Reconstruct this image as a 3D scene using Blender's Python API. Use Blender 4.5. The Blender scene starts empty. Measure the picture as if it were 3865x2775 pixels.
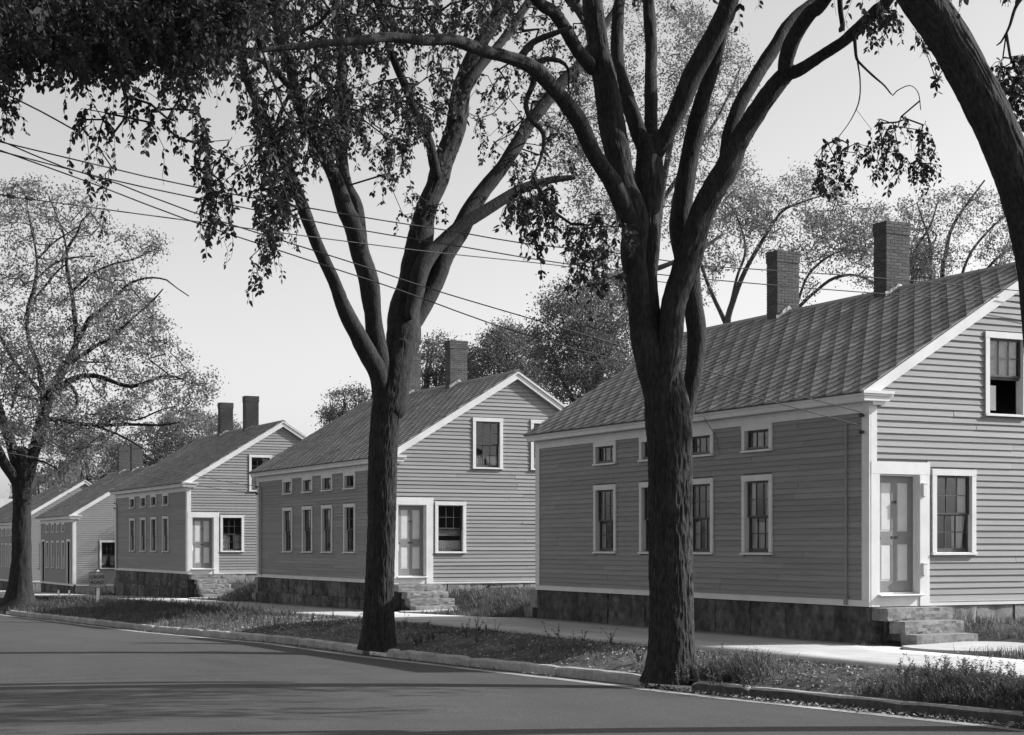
import bpy, math, random
import numpy as np
from mathutils import Vector, Matrix

random.seed(7)
RNG = np.random.default_rng(11)
scene = bpy.context.scene
COL = scene.collection

# ------------------------------------------------------------------ camera
# world: +Y runs along the street, +X from the street towards the houses
F_, CX, HY = 6250.0, 1932.5, 2058.0            # photo focal length, centre, horizon (3865 px wide frame)
TH = math.atan((CX + 1200.0) / F_)
SN, CS = math.sin(TH), math.cos(TH)
EYE = 1.80                                     # eye height above the pavement by the nearest house

cam_d = bpy.data.cameras.new('camera')
cam = bpy.data.objects.new('camera', cam_d)
COL.objects.link(cam)
cam.location = (0, 0, EYE)
cam.rotation_euler = (math.radians(90), 0, -TH)
cam_d.sensor_width = 36
cam_d.lens = 36 * F_ / 3865.0
cam_d.shift_y = (HY - 1387.5) / 3865.0
cam_d.clip_start = 0.1
cam_d.clip_end = 4000
scene.camera = cam

# ------------------------------------------------------------------ light
LD = Vector((-1.0, 0.32, -0.65)).normalized()  # direction the sunlight travels
SUN_EL = math.asin(-LD.z)
world = bpy.data.worlds.new('World')
scene.world = world
world.use_nodes = True
wn = world.node_tree
for n in list(wn.nodes):
    wn.nodes.remove(n)
w_out = wn.nodes.new('ShaderNodeOutputWorld')
w_bg = wn.nodes.new('ShaderNodeBackground')
w_bw = wn.nodes.new('ShaderNodeRGBToBW')
w_sky = wn.nodes.new('ShaderNodeTexSky')
w_sky.sky_type = 'NISHITA'
w_sky.sun_disc = False
w_sky.sun_elevation = SUN_EL
w_sky.sun_rotation = math.atan2(-LD.x, -LD.y)
w_sky.air_density = 1.0
w_sky.dust_density = 2.0
w_sky.ozone_density = 1.0
wn.links.new(w_sky.outputs[0], w_bw.inputs[0])
wn.links.new(w_bw.outputs[0], w_bg.inputs[0])
wn.links.new(w_bg.outputs[0], w_out.inputs[0])
w_bg.inputs[1].default_value = 0.15

sun_d = bpy.data.lights.new('sun', 'SUN')
sun = bpy.data.objects.new('sun', sun_d)
COL.objects.link(sun)
sun.location = (60, -10, 60)
sun.rotation_euler = LD.to_track_quat('-Z', 'Y').to_euler()
sun_d.energy = 5.0
sun_d.angle = math.radians(0.5)
sun_d.color = (1.0, 1.0, 1.0)                  # the photograph is black and white: neutral light throughout

vs = scene.view_settings
vs.view_transform = 'Standard'
vs.look = 'None'
vs.exposure = 0.64
vs.gamma = 1.0
vs.use_curve_mapping = False
scene.render.engine = 'CYCLES'
scene.cycles.max_bounces = 6
scene.cycles.transparent_max_bounces = 12

# ------------------------------------------------------------------ helpers
def ray(u, v):
    r = (u - CX) / F_
    return np.array([r * CS + SN, -r * SN + CS, (HY - v) / F_])

def atd(u, v, d):                              # point seen at photo position (u, v), d metres deep
    p = ray(u, v) * d
    p[2] += EYE
    return p

def tag(o, label=None, cat=None, group=None, kind=None):
    if label: o['label'] = label
    if cat: o['category'] = cat
    if group: o['group'] = group
    if kind: o['kind'] = kind
    return o

def link(name, me, parent=None, loc=None, rot=None, scale=None, kind=None):
    o = bpy.data.objects.new(name, me)
    COL.objects.link(o)
    if parent is not None: o.parent = parent
    if loc is not None: o.location = loc
    if rot is not None: o.rotation_euler = rot
    if scale is not None: o.scale = scale
    if kind: o['kind'] = kind
    return o

def empty(name, loc, label, cat, group=None):
    o = link(name, None, None, loc)
    o.empty_display_size = 0.3
    return tag(o, label, cat, group)

def mesh(name, verts, faces, mat, smooth=False):
    me = bpy.data.meshes.new(name)
    me.from_pydata([tuple(v) for v in verts], [], [tuple(f) for f in faces])
    if mat: me.materials.append(mat)
    if smooth:
        me.polygons.foreach_set('use_smooth', [True] * len(me.polygons))
    me.update()
    return me

def mesh_np(name, V, Q, mat, smooth=False):
    """V (n,3), Q (m,k) all faces with k corners."""
    V = np.asarray(V, dtype=np.float32); Q = np.asarray(Q, dtype=np.int32)
    me = bpy.data.meshes.new(name)
    m, k = Q.shape
    me.vertices.add(len(V)); me.vertices.foreach_set('co', V.ravel())
    me.loops.add(m * k); me.loops.foreach_set('vertex_index', Q.ravel())
    me.polygons.add(m)
    me.polygons.foreach_set('loop_start', np.arange(0, m * k, k, dtype=np.int32))
    if smooth: me.polygons.foreach_set('use_smooth', np.ones(m, dtype=bool))
    if mat: me.materials.append(mat)
    me.update(calc_edges=True)
    return me

class MB:
    """collects boxes and faces and turns them into one mesh"""
    def __init__(self): self.v = []; self.f = []
    def add(self, verts, faces):
        b = len(self.v)
        self.v += [tuple(p) for p in verts]
        self.f += [tuple(i + b for i in q) for q in faces]
    def box(self, a, b):
        x0, y0, z0 = a; x1, y1, z1 = b
        self.add([(x0,y0,z0),(x1,y0,z0),(x1,y1,z0),(x0,y1,z0),(x0,y0,z1),(x1,y0,z1),(x1,y1,z1),(x0,y1,z1)],
                 [(0,3,2,1),(4,5,6,7),(0,1,5,4),(1,2,6,5),(2,3,7,6),(3,0,4,7)])
    def prism(self, prof, p0, p1, ax_u, ax_v):
        """profile (u, v) swept from p0 to p1"""
        n = len(prof); vs_ = []
        for P in (p0, p1):
            for u, v in prof:
                vs_.append(tuple(P[i] + ax_u[i] * u + ax_v[i] * v for i in range(3)))
        fs = [(i, (i + 1) % n, n + (i + 1) % n, n + i) for i in range(n)]
        fs += [tuple(range(n - 1, -1, -1)), tuple(range(n, 2 * n))]
        self.add(vs_, fs)
    def mesh(self, name, mat, smooth=False): return mesh(name, self.v, self.f, mat, smooth)

def box_mesh(name, a, b, mat):
    m = MB(); m.box(a, b); return m.mesh(name, mat)

def _h(ix, iy, seed):
    n = (ix.astype(np.int64) * 374761393 + iy.astype(np.int64) * 668265263 + seed * 1442695041) & 0xFFFFFFFF
    n = ((n ^ (n >> 13)) * 1274126177) & 0xFFFFFFFF
    n = (n ^ (n >> 16)) & 0xFFFFFFFF
    return n / 4294967295.0

def vnoise(x, y, seed=0, perx=None):
    x = np.asarray(x, float); y = np.asarray(y, float)
    ix = np.floor(x).astype(np.int64); iy = np.floor(y).astype(np.int64)
    fx = x - ix; fy = y - iy
    fx = fx * fx * (3 - 2 * fx); fy = fy * fy * (3 - 2 * fy)
    ix1 = ix + 1
    if perx: ix = ix % perx; ix1 = ix1 % perx
    a = _h(ix, iy, seed); b = _h(ix1, iy, seed); c = _h(ix, iy + 1, seed); d = _h(ix1, iy + 1, seed)
    return (a * (1 - fx) + b * fx) * (1 - fy) + (c * (1 - fx) + d * fx) * fy

# ------------------------------------------------------------------ materials (all neutral: a black and white picture)
def g3(v): return (v, v, v, 1.0)

def material(name, lo, hi, scale=6.0, detail=5.0, rough=0.8, stretch=(1, 1, 1), bump=0.0, bscale=40.0,
             rand=0.0, trans=0.0, coords='Object', spec=0.3, streak=None, blot=None):
    m = bpy.data.materials.new(name); m.use_nodes = True
    nt = m.node_tree; nd = nt.nodes; lk = nt.links
    for n in list(nd): nd.remove(n)
    out = nd.new('ShaderNodeOutputMaterial')
    b = nd.new('ShaderNodeBsdfPrincipled')
    b.inputs['Roughness'].default_value = rough
    b.inputs['Specular IOR Level'].default_value = spec
    tc = nd.new('ShaderNodeTexCoord')
    mp = nd.new('ShaderNodeMapping'); mp.inputs['Scale'].default_value = stretch
    lk.new(tc.outputs[coords], mp.inputs[0])
    src = mp.outputs[0]
    oi = nd.new('ShaderNodeObjectInfo')
    if rand:
        ad = nd.new('ShaderNodeVectorMath'); ad.operation = 'ADD'
        sc = nd.new('ShaderNodeVectorMath'); sc.operation = 'SCALE'; sc.inputs['Scale'].default_value = 37.0
        cb = nd.new('ShaderNodeCombineXYZ')
        for i in range(3): lk.new(oi.outputs['Random'], cb.inputs[i])
        lk.new(cb.outputs[0], sc.inputs[0]); lk.new(mp.outputs[0], ad.inputs[0]); lk.new(sc.outputs[0], ad.inputs[1])
        src = ad.outputs[0]
    nz = nd.new('ShaderNodeTexNoise'); nz.inputs['Scale'].default_value = scale; nz.inputs['Detail'].default_value = detail
    nz.inputs['Roughness'].default_value = 0.6
    lk.new(src, nz.inputs['Vector'])
    rp = nd.new('ShaderNodeValToRGB')
    rp.color_ramp.elements[0].position = 0.3; rp.color_ramp.elements[0].color = g3(lo)
    rp.color_ramp.elements[1].position = 0.7; rp.color_ramp.elements[1].color = g3(hi)
    lk.new(nz.outputs['Fac'], rp.inputs[0])
    colr = rp.outputs[0]
    def mul(col, fac_socket):
        mx = nd.new('ShaderNodeMix'); mx.data_type = 'RGBA'; mx.blend_type = 'MULTIPLY'
        mx.inputs[0].default_value = 1.0
        lk.new(col, mx.inputs[6]); lk.new(fac_socket, mx.inputs[7])
        return mx.outputs[2]
    if rand:
        mr = nd.new('ShaderNodeMapRange'); mr.inputs['To Min'].default_value = 1 - rand; mr.inputs['To Max'].default_value = 1 + rand
        lk.new(oi.outputs['Random'], mr.inputs[0]); colr = mul(colr, mr.outputs[0])
    for extra in (streak, blot):
        if extra:
            st, sc_, lo_, hi_ = extra
            mp2 = nd.new('ShaderNodeMapping'); mp2.inputs['Scale'].default_value = st
            if rand: lk.new(src, mp2.inputs[0])
            else: lk.new(tc.outputs[coords], mp2.inputs[0])
            n2 = nd.new('ShaderNodeTexNoise'); n2.inputs['Scale'].default_value = sc_; n2.inputs['Detail'].default_value = 4
            lk.new(mp2.outputs[0], n2.inputs['Vector'])
            m2 = nd.new('ShaderNodeMapRange'); m2.inputs['From Min'].default_value = 0.3; m2.inputs['From Max'].default_value = 0.7
            m2.inputs['To Min'].default_value = lo_; m2.inputs['To Max'].default_value = hi_
            lk.new(n2.outputs['Fac'], m2.inputs[0]); colr = mul(colr, m2.outputs[0])
    lk.new(colr, b.inputs['Base Color'])
    if bump:
        nb = nd.new('ShaderNodeTexNoise'); nb.inputs['Scale'].default_value = bscale; nb.inputs['Detail'].default_value = 6
        lk.new(src, nb.inputs['Vector'])
        bp = nd.new('ShaderNodeBump'); bp.inputs['Strength'].default_value = bump; bp.inputs['Distance'].default_value = 0.02
        lk.new(nb.outputs['Fac'], bp.inputs['Height']); lk.new(bp.outputs[0], b.inputs['Normal'])
    sh = b.outputs[0]
    if trans:
        tr = nd.new('ShaderNodeBsdfTranslucent'); lk.new(colr, tr.inputs[0])
        mx = nd.new('ShaderNodeMixShader'); mx.inputs[0].default_value = trans
        lk.new(sh, mx.inputs[1]); lk.new(tr.outputs[0], mx.inputs[2]); sh = mx.outputs[0]
    lk.new(sh, out.inputs[0])
    return m

def glass_material():
    m = bpy.data.materials.new('window_glass'); m.use_nodes = True
    nt = m.node_tree; nd = nt.nodes; lk = nt.links
    for n in list(nd): nd.remove(n)
    out = nd.new('ShaderNodeOutputMaterial')
    tr = nd.new('ShaderNodeBsdfTransparent'); tr.inputs[0].default_value = g3(0.86)
    gl = nd.new('ShaderNodeBsdfGlossy'); gl.inputs[0].default_value = g3(0.95); gl.inputs['Roughness'].default_value = 0.015
    lw = nd.new('ShaderNodeLayerWeight'); lw.inputs['Blend'].default_value = 0.5
    pw = nd.new('ShaderNodeMath'); pw.operation = 'POWER'; pw.inputs[1].default_value = 5.0
    fr = nd.new('ShaderNodeMath'); fr.operation = 'MULTIPLY_ADD'; fr.inputs[1].default_value = 0.9; fr.inputs[2].default_value = 0.04
    lk.new(lw.outputs['Facing'], pw.inputs[0]); lk.new(pw.outputs[0], fr.inputs[0])
    nz = nd.new('ShaderNodeTexNoise'); nz.inputs['Scale'].default_value = 3.0
    tc = nd.new('ShaderNodeTexCoord'); lk.new(tc.outputs['Object'], nz.inputs['Vector'])
    bp = nd.new('ShaderNodeBump'); bp.inputs['Strength'].default_value = 0.05; bp.inputs['Distance'].default_value = 0.02
    lk.new(nz.outputs['Fac'], bp.inputs['Height']); lk.new(bp.outputs[0], gl.inputs['Normal'])
    mx = nd.new('ShaderNodeMixShader')
    lk.new(fr.outputs[0], mx.inputs[0]); lk.new(tr.outputs[0], mx.inputs[1]); lk.new(gl.outputs[0], mx.inputs[2])
    lk.new(mx.outputs[0], out.inputs[0])
    return m

M = {}
M['siding'] = material('siding_paint', 0.195, 0.245, 3.0, 5, 0.65, (1, 8, 8), 0.12, 60, rand=0.11, streak=((0.4, 1, 9), 2.0, 0.92, 1.05))
M['core'] = material('sheathing', 0.14, 0.17, 4.0)
M['trim'] = material('white_trim_paint', 0.57, 0.63, 2.2, 5, 0.55, (1, 1, 1), 0.05, 50, blot=((1, 1, 1), 1.1, 0.93, 1.03))
M['sash'] = material('dark_sash_paint', 0.045, 0.07, 8.0, 3, 0.5)
M['door'] = material('door_paint', 0.17, 0.20, 5.0, 4, 0.5, rand=0.03)
M['panel'] = material('pale_door_panel_paint', 0.46, 0.52, 4.0, 4, 0.5)
M['glass'] = glass_material()
M['curtain'] = material('pale_curtain', 0.78, 0.86, 12.0, 3, 0.9, (8, 1, 1), trans=0.35)
M['shade'] = material('window_shade', 0.22, 0.27, 3.0, 3, 0.9)
M['tile'] = material('roof_tile', 0.165, 0.28, 7.0, 5, 0.85, (1, 1, 1), 0.2, 70, rand=0.20, streak=((3, 12, 1), 3.0, 0.85, 1.1))
M['roofcore'] = material('roof_underlay', 0.05, 0.07, 4.0, rough=0.95)
M['ridge'] = material('ridge_board', 0.22, 0.3, 5.0, rough=0.8)
M['brick'] = material('brick', 0.065, 0.11, 20.0, 5, 0.9, rand=0.22, bump=0.3, bscale=60)
M['mortar'] = material('mortar', 0.13, 0.21, 25.0, 4, 0.95, bump=0.3, bscale=80)
M['flash'] = material('lead_flashing', 0.18, 0.38, 14.0, 4, 0.7, bump=0.3, bscale=20)
M['stone'] = material('foundation_stone', 0.03, 0.13, 4.5, 10, 0.92, (1, 1, 1), 0.9, 14, rand=0.3, streak=((1, 1, 1), 6.0, .75, 1.2), blot=((1, 1, .6), 1.3, 0.4, 1.5))
M['granite'] = material('granite', 0.17, 0.28, 16.0, 8, 0.9, (1, 1, 1), 0.3, 30, rand=0.10, blot=((1, 1, 1), 2.2, 0.65, 1.1))
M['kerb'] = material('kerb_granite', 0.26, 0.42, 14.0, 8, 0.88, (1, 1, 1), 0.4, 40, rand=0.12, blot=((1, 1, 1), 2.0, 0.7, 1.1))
M['kerb_face_shade'] = material('shaded_kerb_face', 0.04, 0.10, 9.0, 8, 0.9, (1, 1, 1), 0.4, 40, rand=0.1)  # kerb face in deep shade, the darkness put into its colour
M['iron'] = material('dark_iron', 0.03, 0.06, 10.0, 3, 0.6)
M['pipe'] = material('painted_conduit', 0.20, 0.25, 10.0, 3, 0.6)
M['wire'] = material('wire', 0.03, 0.04, 10.0, 2, 0.7)
M['asphalt'] = material('asphalt', 0.032, 0.080, 30.0, 9, 0.9, (1, 1, 1), 0.5, 70, coords='Object',
                        streak=((0.6, 0.10, 1), 1.3, 0.84, 1.08), blot=((1, 1, 1), 1.1, 0.90, 1.07))
M['walk'] = material('pavement_concrete', 0.40, 0.54, 2.6, 10, 0.9, (1, 0.5, 1), 0.3, 60, streak=((1, 1, 1), 22.0, .93, 1.04), blot=((1, 0.3, 1), 0.9, 0.80, 1.04))
M['gutter'] = material('gutter_cement', 0.22, 0.42, 7.0, 9, 0.9, (1, 0.3, 1), 0.3, 50, blot=((1, .6, 1), 1.8, 0.5, 1.1))
M['soil'] = material('verge_soil', 0.045, 0.115, 4.0, 9, 0.97, (1, 1, 1), 0.9, 18, blot=((1, 1, 1), 0.7, 0.6, 1.25))
M['turf'] = material('yard_turf', 0.045, 0.085, 5.0, 8, 0.97, (1, 1, 1), 0.9, 22, blot=((1, 1, 1), 0.5, 0.7, 1.2))
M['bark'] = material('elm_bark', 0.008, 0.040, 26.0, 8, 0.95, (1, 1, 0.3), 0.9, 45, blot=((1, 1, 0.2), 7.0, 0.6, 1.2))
M['bark2'] = material('far_bark', 0.04, 0.08, 9.0, 5, 0.95, (1, 1, 0.3), 0.5, 30)
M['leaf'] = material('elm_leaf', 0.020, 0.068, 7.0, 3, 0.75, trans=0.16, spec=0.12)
M['leaf2'] = material('far_leaf', 0.12, 0.20, 0.8, 3, 0.7, trans=0.45, spec=0.2)
M['leaf3'] = material('dense_far_leaf', 0.075, 0.15, 2.5, 3, 0.7, trans=0.38, spec=0.2)
M['grass'] = material('grass_blade', 0.065, 0.135, 1.2, 3, 0.6, trans=0.35, blot=((1, 1, 1), 0.9, 0.7, 1.2))
M['weed'] = material('weed_leaf', 0.07, 0.14, 2.0, 3, 0.6, trans=0.3)
M['litter'] = material('dead_leaf', 0.13, 0.34, 3.0, 3, 0.8)
M['sign'] = material('sign_face', 0.26, 0.29, 6.0, 4, 0.6)
M['letter'] = material('sign_letter', 0.035, 0.045, 10.0, 2, 0.6)
M['white'] = material('white_post_paint', 0.72, 0.8, 9.0, 4, 0.6)
M['far_roof'] = material('far_slate', 0.24, 0.30, 3.0, 4, 0.8)
M['far_wall'] = material('far_wall', 0.30, 0.36, 3.0, 4, 0.8)

# ------------------------------------------------------------------ ground levels (metres, world)
_ZSY = [-60, 20, 36, 46, 58, 69, 90, 107, 125, 160, 300, 1500]
_ZSZ = [-1.58, -1.76, -1.80, -1.98, -2.09, -2.22, -2.62, -2.85, -3.3, -3.9, -4.5, -6.0]
def zs(y): return np.interp(y, _ZSY, _ZSZ) + EYE
def zk(y): return zs(y) - np.interp(y, [-60, 20, 33, 60, 75, 110], [.25, .28, .28, .33, .34, .3])
_KX = ([-60, 5, 15, 19.5, 21.8, 31, 64, 100, 1500], [15.2, 15.0, 14.5, 13.8, 13.55, 12.5, 11.3, 10.9, 10.9])
def kx(y): return np.interp(y, *_KX)
KH = 0.16
ROADL = -1.6
def zroad(x, y):
    k = kx(y); t = np.clip((k - x) / (k - ROADL), 0, 1)
    return zk(y) - KH + 0.22 * 4 * t * (1 - t) * 0.6
def zverge(x, y):
    t = np.clip((x - kx(y) - .12) / (15.6 - kx(y) - .12), 0, 1)
    b = 0.05 * (vnoise(x * 1.3, y * 1.1, 3) - .4) + .03 * (vnoise(x * 4, y * 4, 4) - .5) + 0.09 * np.sin(t * math.pi)
    return zk(y) - .015 + (zs(y) - .05 - zk(y) + .015) * t + b * np.clip(np.minimum(t, 1 - t) * 6, 0, 1)
def zyard(x, y):
    st = 18.75 + 0 * x
    for hy_ in (23.52, 45.76, 68.07):
        st = st + 1.15 * np.clip((y - hy_ + 3.6) / .8, 0, 1) * np.clip((hy_ - .35 - y) / .5, 0, 1)
    r = np.clip((x - st) / 1.9, 0, 1); r = r * r * (3 - 2 * r)
    up = np.interp(y, [0, 24, 34, 46, 58, 68, 80, 90, 110], [.34, .36, .45, .58, .6, .66, .3, .02, .05])
    return zs(y) - .03 + r * up + .06 * (vnoise(x * .9, y * .9, 8) - .5) * r

YST = np.concatenate([np.arange(-40, 0, 2.0), np.arange(0, 40, .25), np.arange(40, 80, .5), np.arange(80, 180, 2.0), [190, 220, 260, 320, 400, 600, 1000, 1500]])

def loft(name, xs_fn, z_fn, n, mat, kind='structure', ys=YST, dz=0.0):
    V = []
    for y in ys:
        X = xs_fn(y, np.linspace(0, 1, n))
        Z = z_fn(X, np.full(n, y)) + dz
        V.append(np.stack([X, np.full(n, y), Z], 1))
    V = np.concatenate(V); R = len(ys)
    i = np.arange(R - 1)[:, None] * n + np.arange(n - 1)[None, :]
    i = i.ravel()
    Q = np.stack([i, i + 1, i + n + 1, i + n], 1)
    return tag(link(name, mesh_np(name, V, Q, mat, True)), kind=kind)

loft('road', lambda y, t: ROADL + (kx(y) - ROADL + .02) * t, zroad, 28, M['asphalt'])
loft('gutter_strip', lambda y, t: kx(y) - .62 - .05 * vnoise(np.array([y * .8]), np.array([0.]), 5)[0] + (.20 + .12 * vnoise(np.array([y * 1.7]), np.array([9.]), 6)[0]) * t,
     zroad, 3, M['gutter'], dz=.005, ys=YST[YST < 200])
loft('verge', lambda y, t: kx(y) + .10 + (15.66 - kx(y) - .10) * t, zverge, 30, M['soil'], ys=YST[YST < 400])

HOUSE_X = 18.91
HY0 = [23.52, 45.76, 68.07, 90.68, 107.2, 122.1]
HLEN = [12.85, 12.85, 12.85, 9.14, 9.14, 9.14]
HSILL = [-1.10, -1.165, -1.21, -2.22, -2.35, -2.95]
def walk_in(y):
    for a, l in zip(HY0, HLEN):
        if a - 1.2 <= y <= a + l + 1.0: return HOUSE_X + .05
    return 18.3
ysw = YST[YST < 400]
def slab():
    V = []; n = 7
    for y in ysw:
        xi = walk_in(y); z = float(zs(y))
        X = np.linspace(15.6, xi, 5)
        V += [(15.6, y, z - .14)] + [(x, y, z + .012 * math.sin((x - 15.6) * .9)) for x in X] + [(xi, y, z - .14)]
    R = len(ysw); i = (np.arange(R - 1)[:, None] * n + np.arange(n - 1)[None, :]).ravel()
    Q = np.stack([i, i + 1, i + n + 1, i + n], 1)
    tag(link('pavement', mesh_np('pavement', V, Q, M['walk'])), kind='structure')
slab()
loft('yard', lambda y, t: 18.2 + 3.2 * t, zyard, 22, M['turf'])
loft('ground', lambda y, t: 21.35 + 500 * t ** 2.2, lambda X, Y: zyard(X, Y) - .004, 16, M['turf'])
loft('far_pavement', lambda y, t: -1.75 - 2.2 * t, lambda X, Y: zk(Y) + .0 * X, 3, M['walk'])
loft('far_ground', lambda y, t: -3.9 - 500 * t ** 2.2, lambda X, Y: zk(Y) - .02 + .0 * X, 10, M['turf'])
tag(link('far_kerb', mesh_np('far_kerb', [(x, y, float(zk(y)) + .006 - d) for y in (-40, 0, 40, 80, 180, 400) for x, d in ((ROADL - .16, 0), (ROADL, 0), (ROADL, .3))],
    [(3 * i + j, 3 * i + j + 1, 3 * i + j + 4, 3 * i + j + 3) for i in range(5) for j in range(2)], M['kerb'])), kind='structure')

# small concrete pads in front of the steps
for a, sl in zip(HY0[:3], HSILL[:3]):
    V = []; N = 22
    cx_, cy_ = HOUSE_X + .35, a - 1.9
    for i in range(N):
        th = 2 * math.pi * i / N
        rx = 1.35 if math.cos(th) > 0 else .75
        x = cx_ + rx * math.cos(th); y = cy_ + (1.05 + .12 * math.sin(3 * th)) * math.sin(th)
        V.append((x, y, float(zs(y)) + .035 + .03 * max(0, x - 18.9)))
    V += [(x, y, z - .2) for x, y, z in V]
    F = [tuple(range(N))] + [(i, i + N, (i + 1) % N + N, (i + 1) % N) for i in range(N)]
    tag(link('step_pad', mesh('step_pad', V, F, M['walk'])), kind='structure')

# kerb of single granite stones, broken where the trees stand
bed_y = np.concatenate([np.arange(-30, 120, 3.0)])
bed = tag(link('kerb', mesh_np('kerb', [(float(kx(y)) + dx, y, float(zk(y)) - .09) for y in bed_y for dx in (.02, .13)],
    [(2 * i, 2 * i + 1, 2 * i + 3, 2 * i + 2) for i in range(len(bed_y) - 1)], M['soil'])), kind='structure')
def kerb_stone(y0, y1, rough=0.0):
    n = 9; V = []; F = []
    prof = [(0, -.3), (0, -.03), (.02, 0), (.13, .004), (.15, -.3)]
    for k in range(n):
        y = y0 + (y1 - y0) * k / (n - 1); x = float(kx(y)); z = float(zk(y))
        for px, pz in prof:
            V.append((x + px + random.uniform(-.006, .006) - (.01 if px == 0 else 0), y, z + pz + random.uniform(-.008, .008) - rough * (.04 if k in (0, n - 1) else 0)))
    m = len(prof)
    for k in range(n - 1):
        for j in range(m - 1):
            F.append((k * m + j, k * m + j + 1, (k + 1) * m + j + 1, (k + 1) * m + j))
    F += [tuple(range(m - 1, -1, -1)), tuple((n - 1) * m + j for j in range(m))]
    me = mesh('kerb_stone', V, F, M['kerb']); me.materials.append(M['kerb_face_shade'])
    if y1 < 21.6:  # stones right of the big elm: upright faces get the painted shade, tops stay pale
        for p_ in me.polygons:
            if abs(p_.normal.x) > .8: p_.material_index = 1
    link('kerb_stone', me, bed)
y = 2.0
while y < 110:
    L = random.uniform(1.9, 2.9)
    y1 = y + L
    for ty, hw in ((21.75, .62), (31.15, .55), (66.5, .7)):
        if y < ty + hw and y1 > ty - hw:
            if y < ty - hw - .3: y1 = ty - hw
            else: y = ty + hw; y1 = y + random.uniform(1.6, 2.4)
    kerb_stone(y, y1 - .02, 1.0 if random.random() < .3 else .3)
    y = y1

# ------------------------------------------------------------------ houses
SL = 0.611                                      # roof pitch
EAVE_X, EAVE_Z = -0.28, 3.83
HW = 4.17                                       # half the gable width
APEX = EAVE_Z + SL * (HW - EAVE_X)
def roof_z(x):
    return EAVE_Z + SL * (x - EAVE_X) if x <= HW else EAVE_Z + SL * (2 * HW - x - EAVE_X)

_cache = {}
def cached(key, fn):
    if key not in _cache: _cache[key] = fn()
    return _cache[key]

def clap_mesh():
    h = .126
    V = []
    for x in (0, 1):
        V += [(x, -.001, 0), (x, -.0275, 0), (x, -.0045, h), (x, -.001, h)]
    return mesh('clapboard', V, [(0, 1, 2, 3), (7, 6, 5, 4), (0, 4, 5, 1), (1, 5, 6, 2), (2, 6, 7, 3), (3, 7, 4, 0)], M['siding'])

def clap_rows(z0, z1, span_fn, holes, expo=.11):
    """list of (u0, u1, z) board pieces"""
    out = []; z = z0
    while z < z1 - .03:
        a, b = span_fn(z)
        segs = [(a, b)]
        for u0, u1, v0, v1 in holes:
            if z + expo > v0 + .02 and z < v1 - .02:
                ns = []
                for s, e in segs:
                    if u1 <= s or u0 >= e: ns.append((s, e)); continue
                    if u0 > s: ns.append((s, u0))
                    if u1 < e: ns.append((u1, e))
                segs = ns
        for s, e in segs:
            p = s
            while e - p > .05:
                q = p + random.uniform(1.6, 4.6)
                if q > e - .6: q = e
                out.append((p, q - (.006 if q < e else 0), z)); p = q
        z += expo
    return out

def wall_panel(holes, a, b, z0, top_fn, breaks=()):
    """front face of a wall in u, z with rectangular holes; returns verts2d, faces"""
    us = sorted({a, b, *breaks, *[h[0] for h in holes], *[h[1] for h in holes]})
    us = [u for u in us if a <= u <= b]
    V = []; F = []
    for u0, u1 in zip(us, us[1:]):
        um = (u0 + u1) / 2
        hs = sorted([(h[2], h[3]) for h in holes if h[0] < um < h[1]])
        z = z0; iv = []
        for lo, hi in hs:
            if lo > z: iv.append((z, lo, False))
            z = hi
        iv.append((z, None, True))
        for lo, hi, top in iv:
            i = len(V)
            if top: V += [(u0, lo), (u1, lo), (u1, top_fn(u1)), (u0, top_fn(u0))]
            else: V += [(u0, lo), (u1, lo), (u1, hi), (u0, hi)]
            F.append((i, i + 1, i + 2, i + 3))
    return V, F

# ---- windows: local x right, z up, -y outwards, origin at lower left of the casing on the wall plane
CW, CH, SI = .10, .115, .05
def casing_mesh(W, H):
    m = MB()
    m.box((0, -.034, SI), (CW, .0, H - CH)); m.box((W - CW, -.034, SI), (W, .0, H - CH))
    m.box((-.006, -.037, H - CH), (W + .006, .0, H))
    # jamb lining
    x0, x1, z0, z1 = CW, W - CW, SI, H - CH
    m.box((x0 - .02, .001, z0), (x0, .16, z1)); m.box((x1, .001, z0), (x1 + .02, .16, z1))
    m.box((x0 - .02, .001, z1), (x1 + .02, .16, z1 + .02)); m.box((x0 - .02, .001, z0 - .02), (x1 + .02, .16, z0))
    return m.mesh('window', M['trim'])
def sill_mesh(W):
    m = MB(); m.prism([(-.062, 0), (-.062, .038), (.0, .05), (.0, 0)], (-.012, 0, 0), (W + .012, 0, 0), (0, 1, 0), (0, 0, 1))
    return m.mesh('sill', M['trim'])
def sash_mesh(w, h, nc, nr, bot):
    m = MB(); st = .042; tp = .042; mt = .016
    m.box((0, 0, bot), (st, .035, h - tp)); m.box((w - st, 0, bot), (w, .035, h - tp))
    m.box((0, 0, 0), (w, .035, bot)); m.box((0, 0, h - tp), (w, .035, h))
    iw = w - 2 * st; ih = h - bot - tp
    for i in range(1, nc):
        x = st + iw * i / nc
        m.box((x - mt / 2, .004, bot), (x + mt / 2, .03, h - tp))
    for j in range(1, nr):
        z = bot + ih * j / nr
        for i in range(nc):
            a = st + iw * i / nc + (mt / 2 if i else 0); b = st + iw * (i + 1) / nc - (mt / 2 if i < nc - 1 else 0)
            m.box((a, .004, z - mt / 2), (b, .03, z + mt / 2))
    return m.mesh('sash', M['sash'])
def pane_mesh(w, h):
    return box_mesh('pane', (0, .0155, 0), (w, .0185, h), M['glass'])
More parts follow.
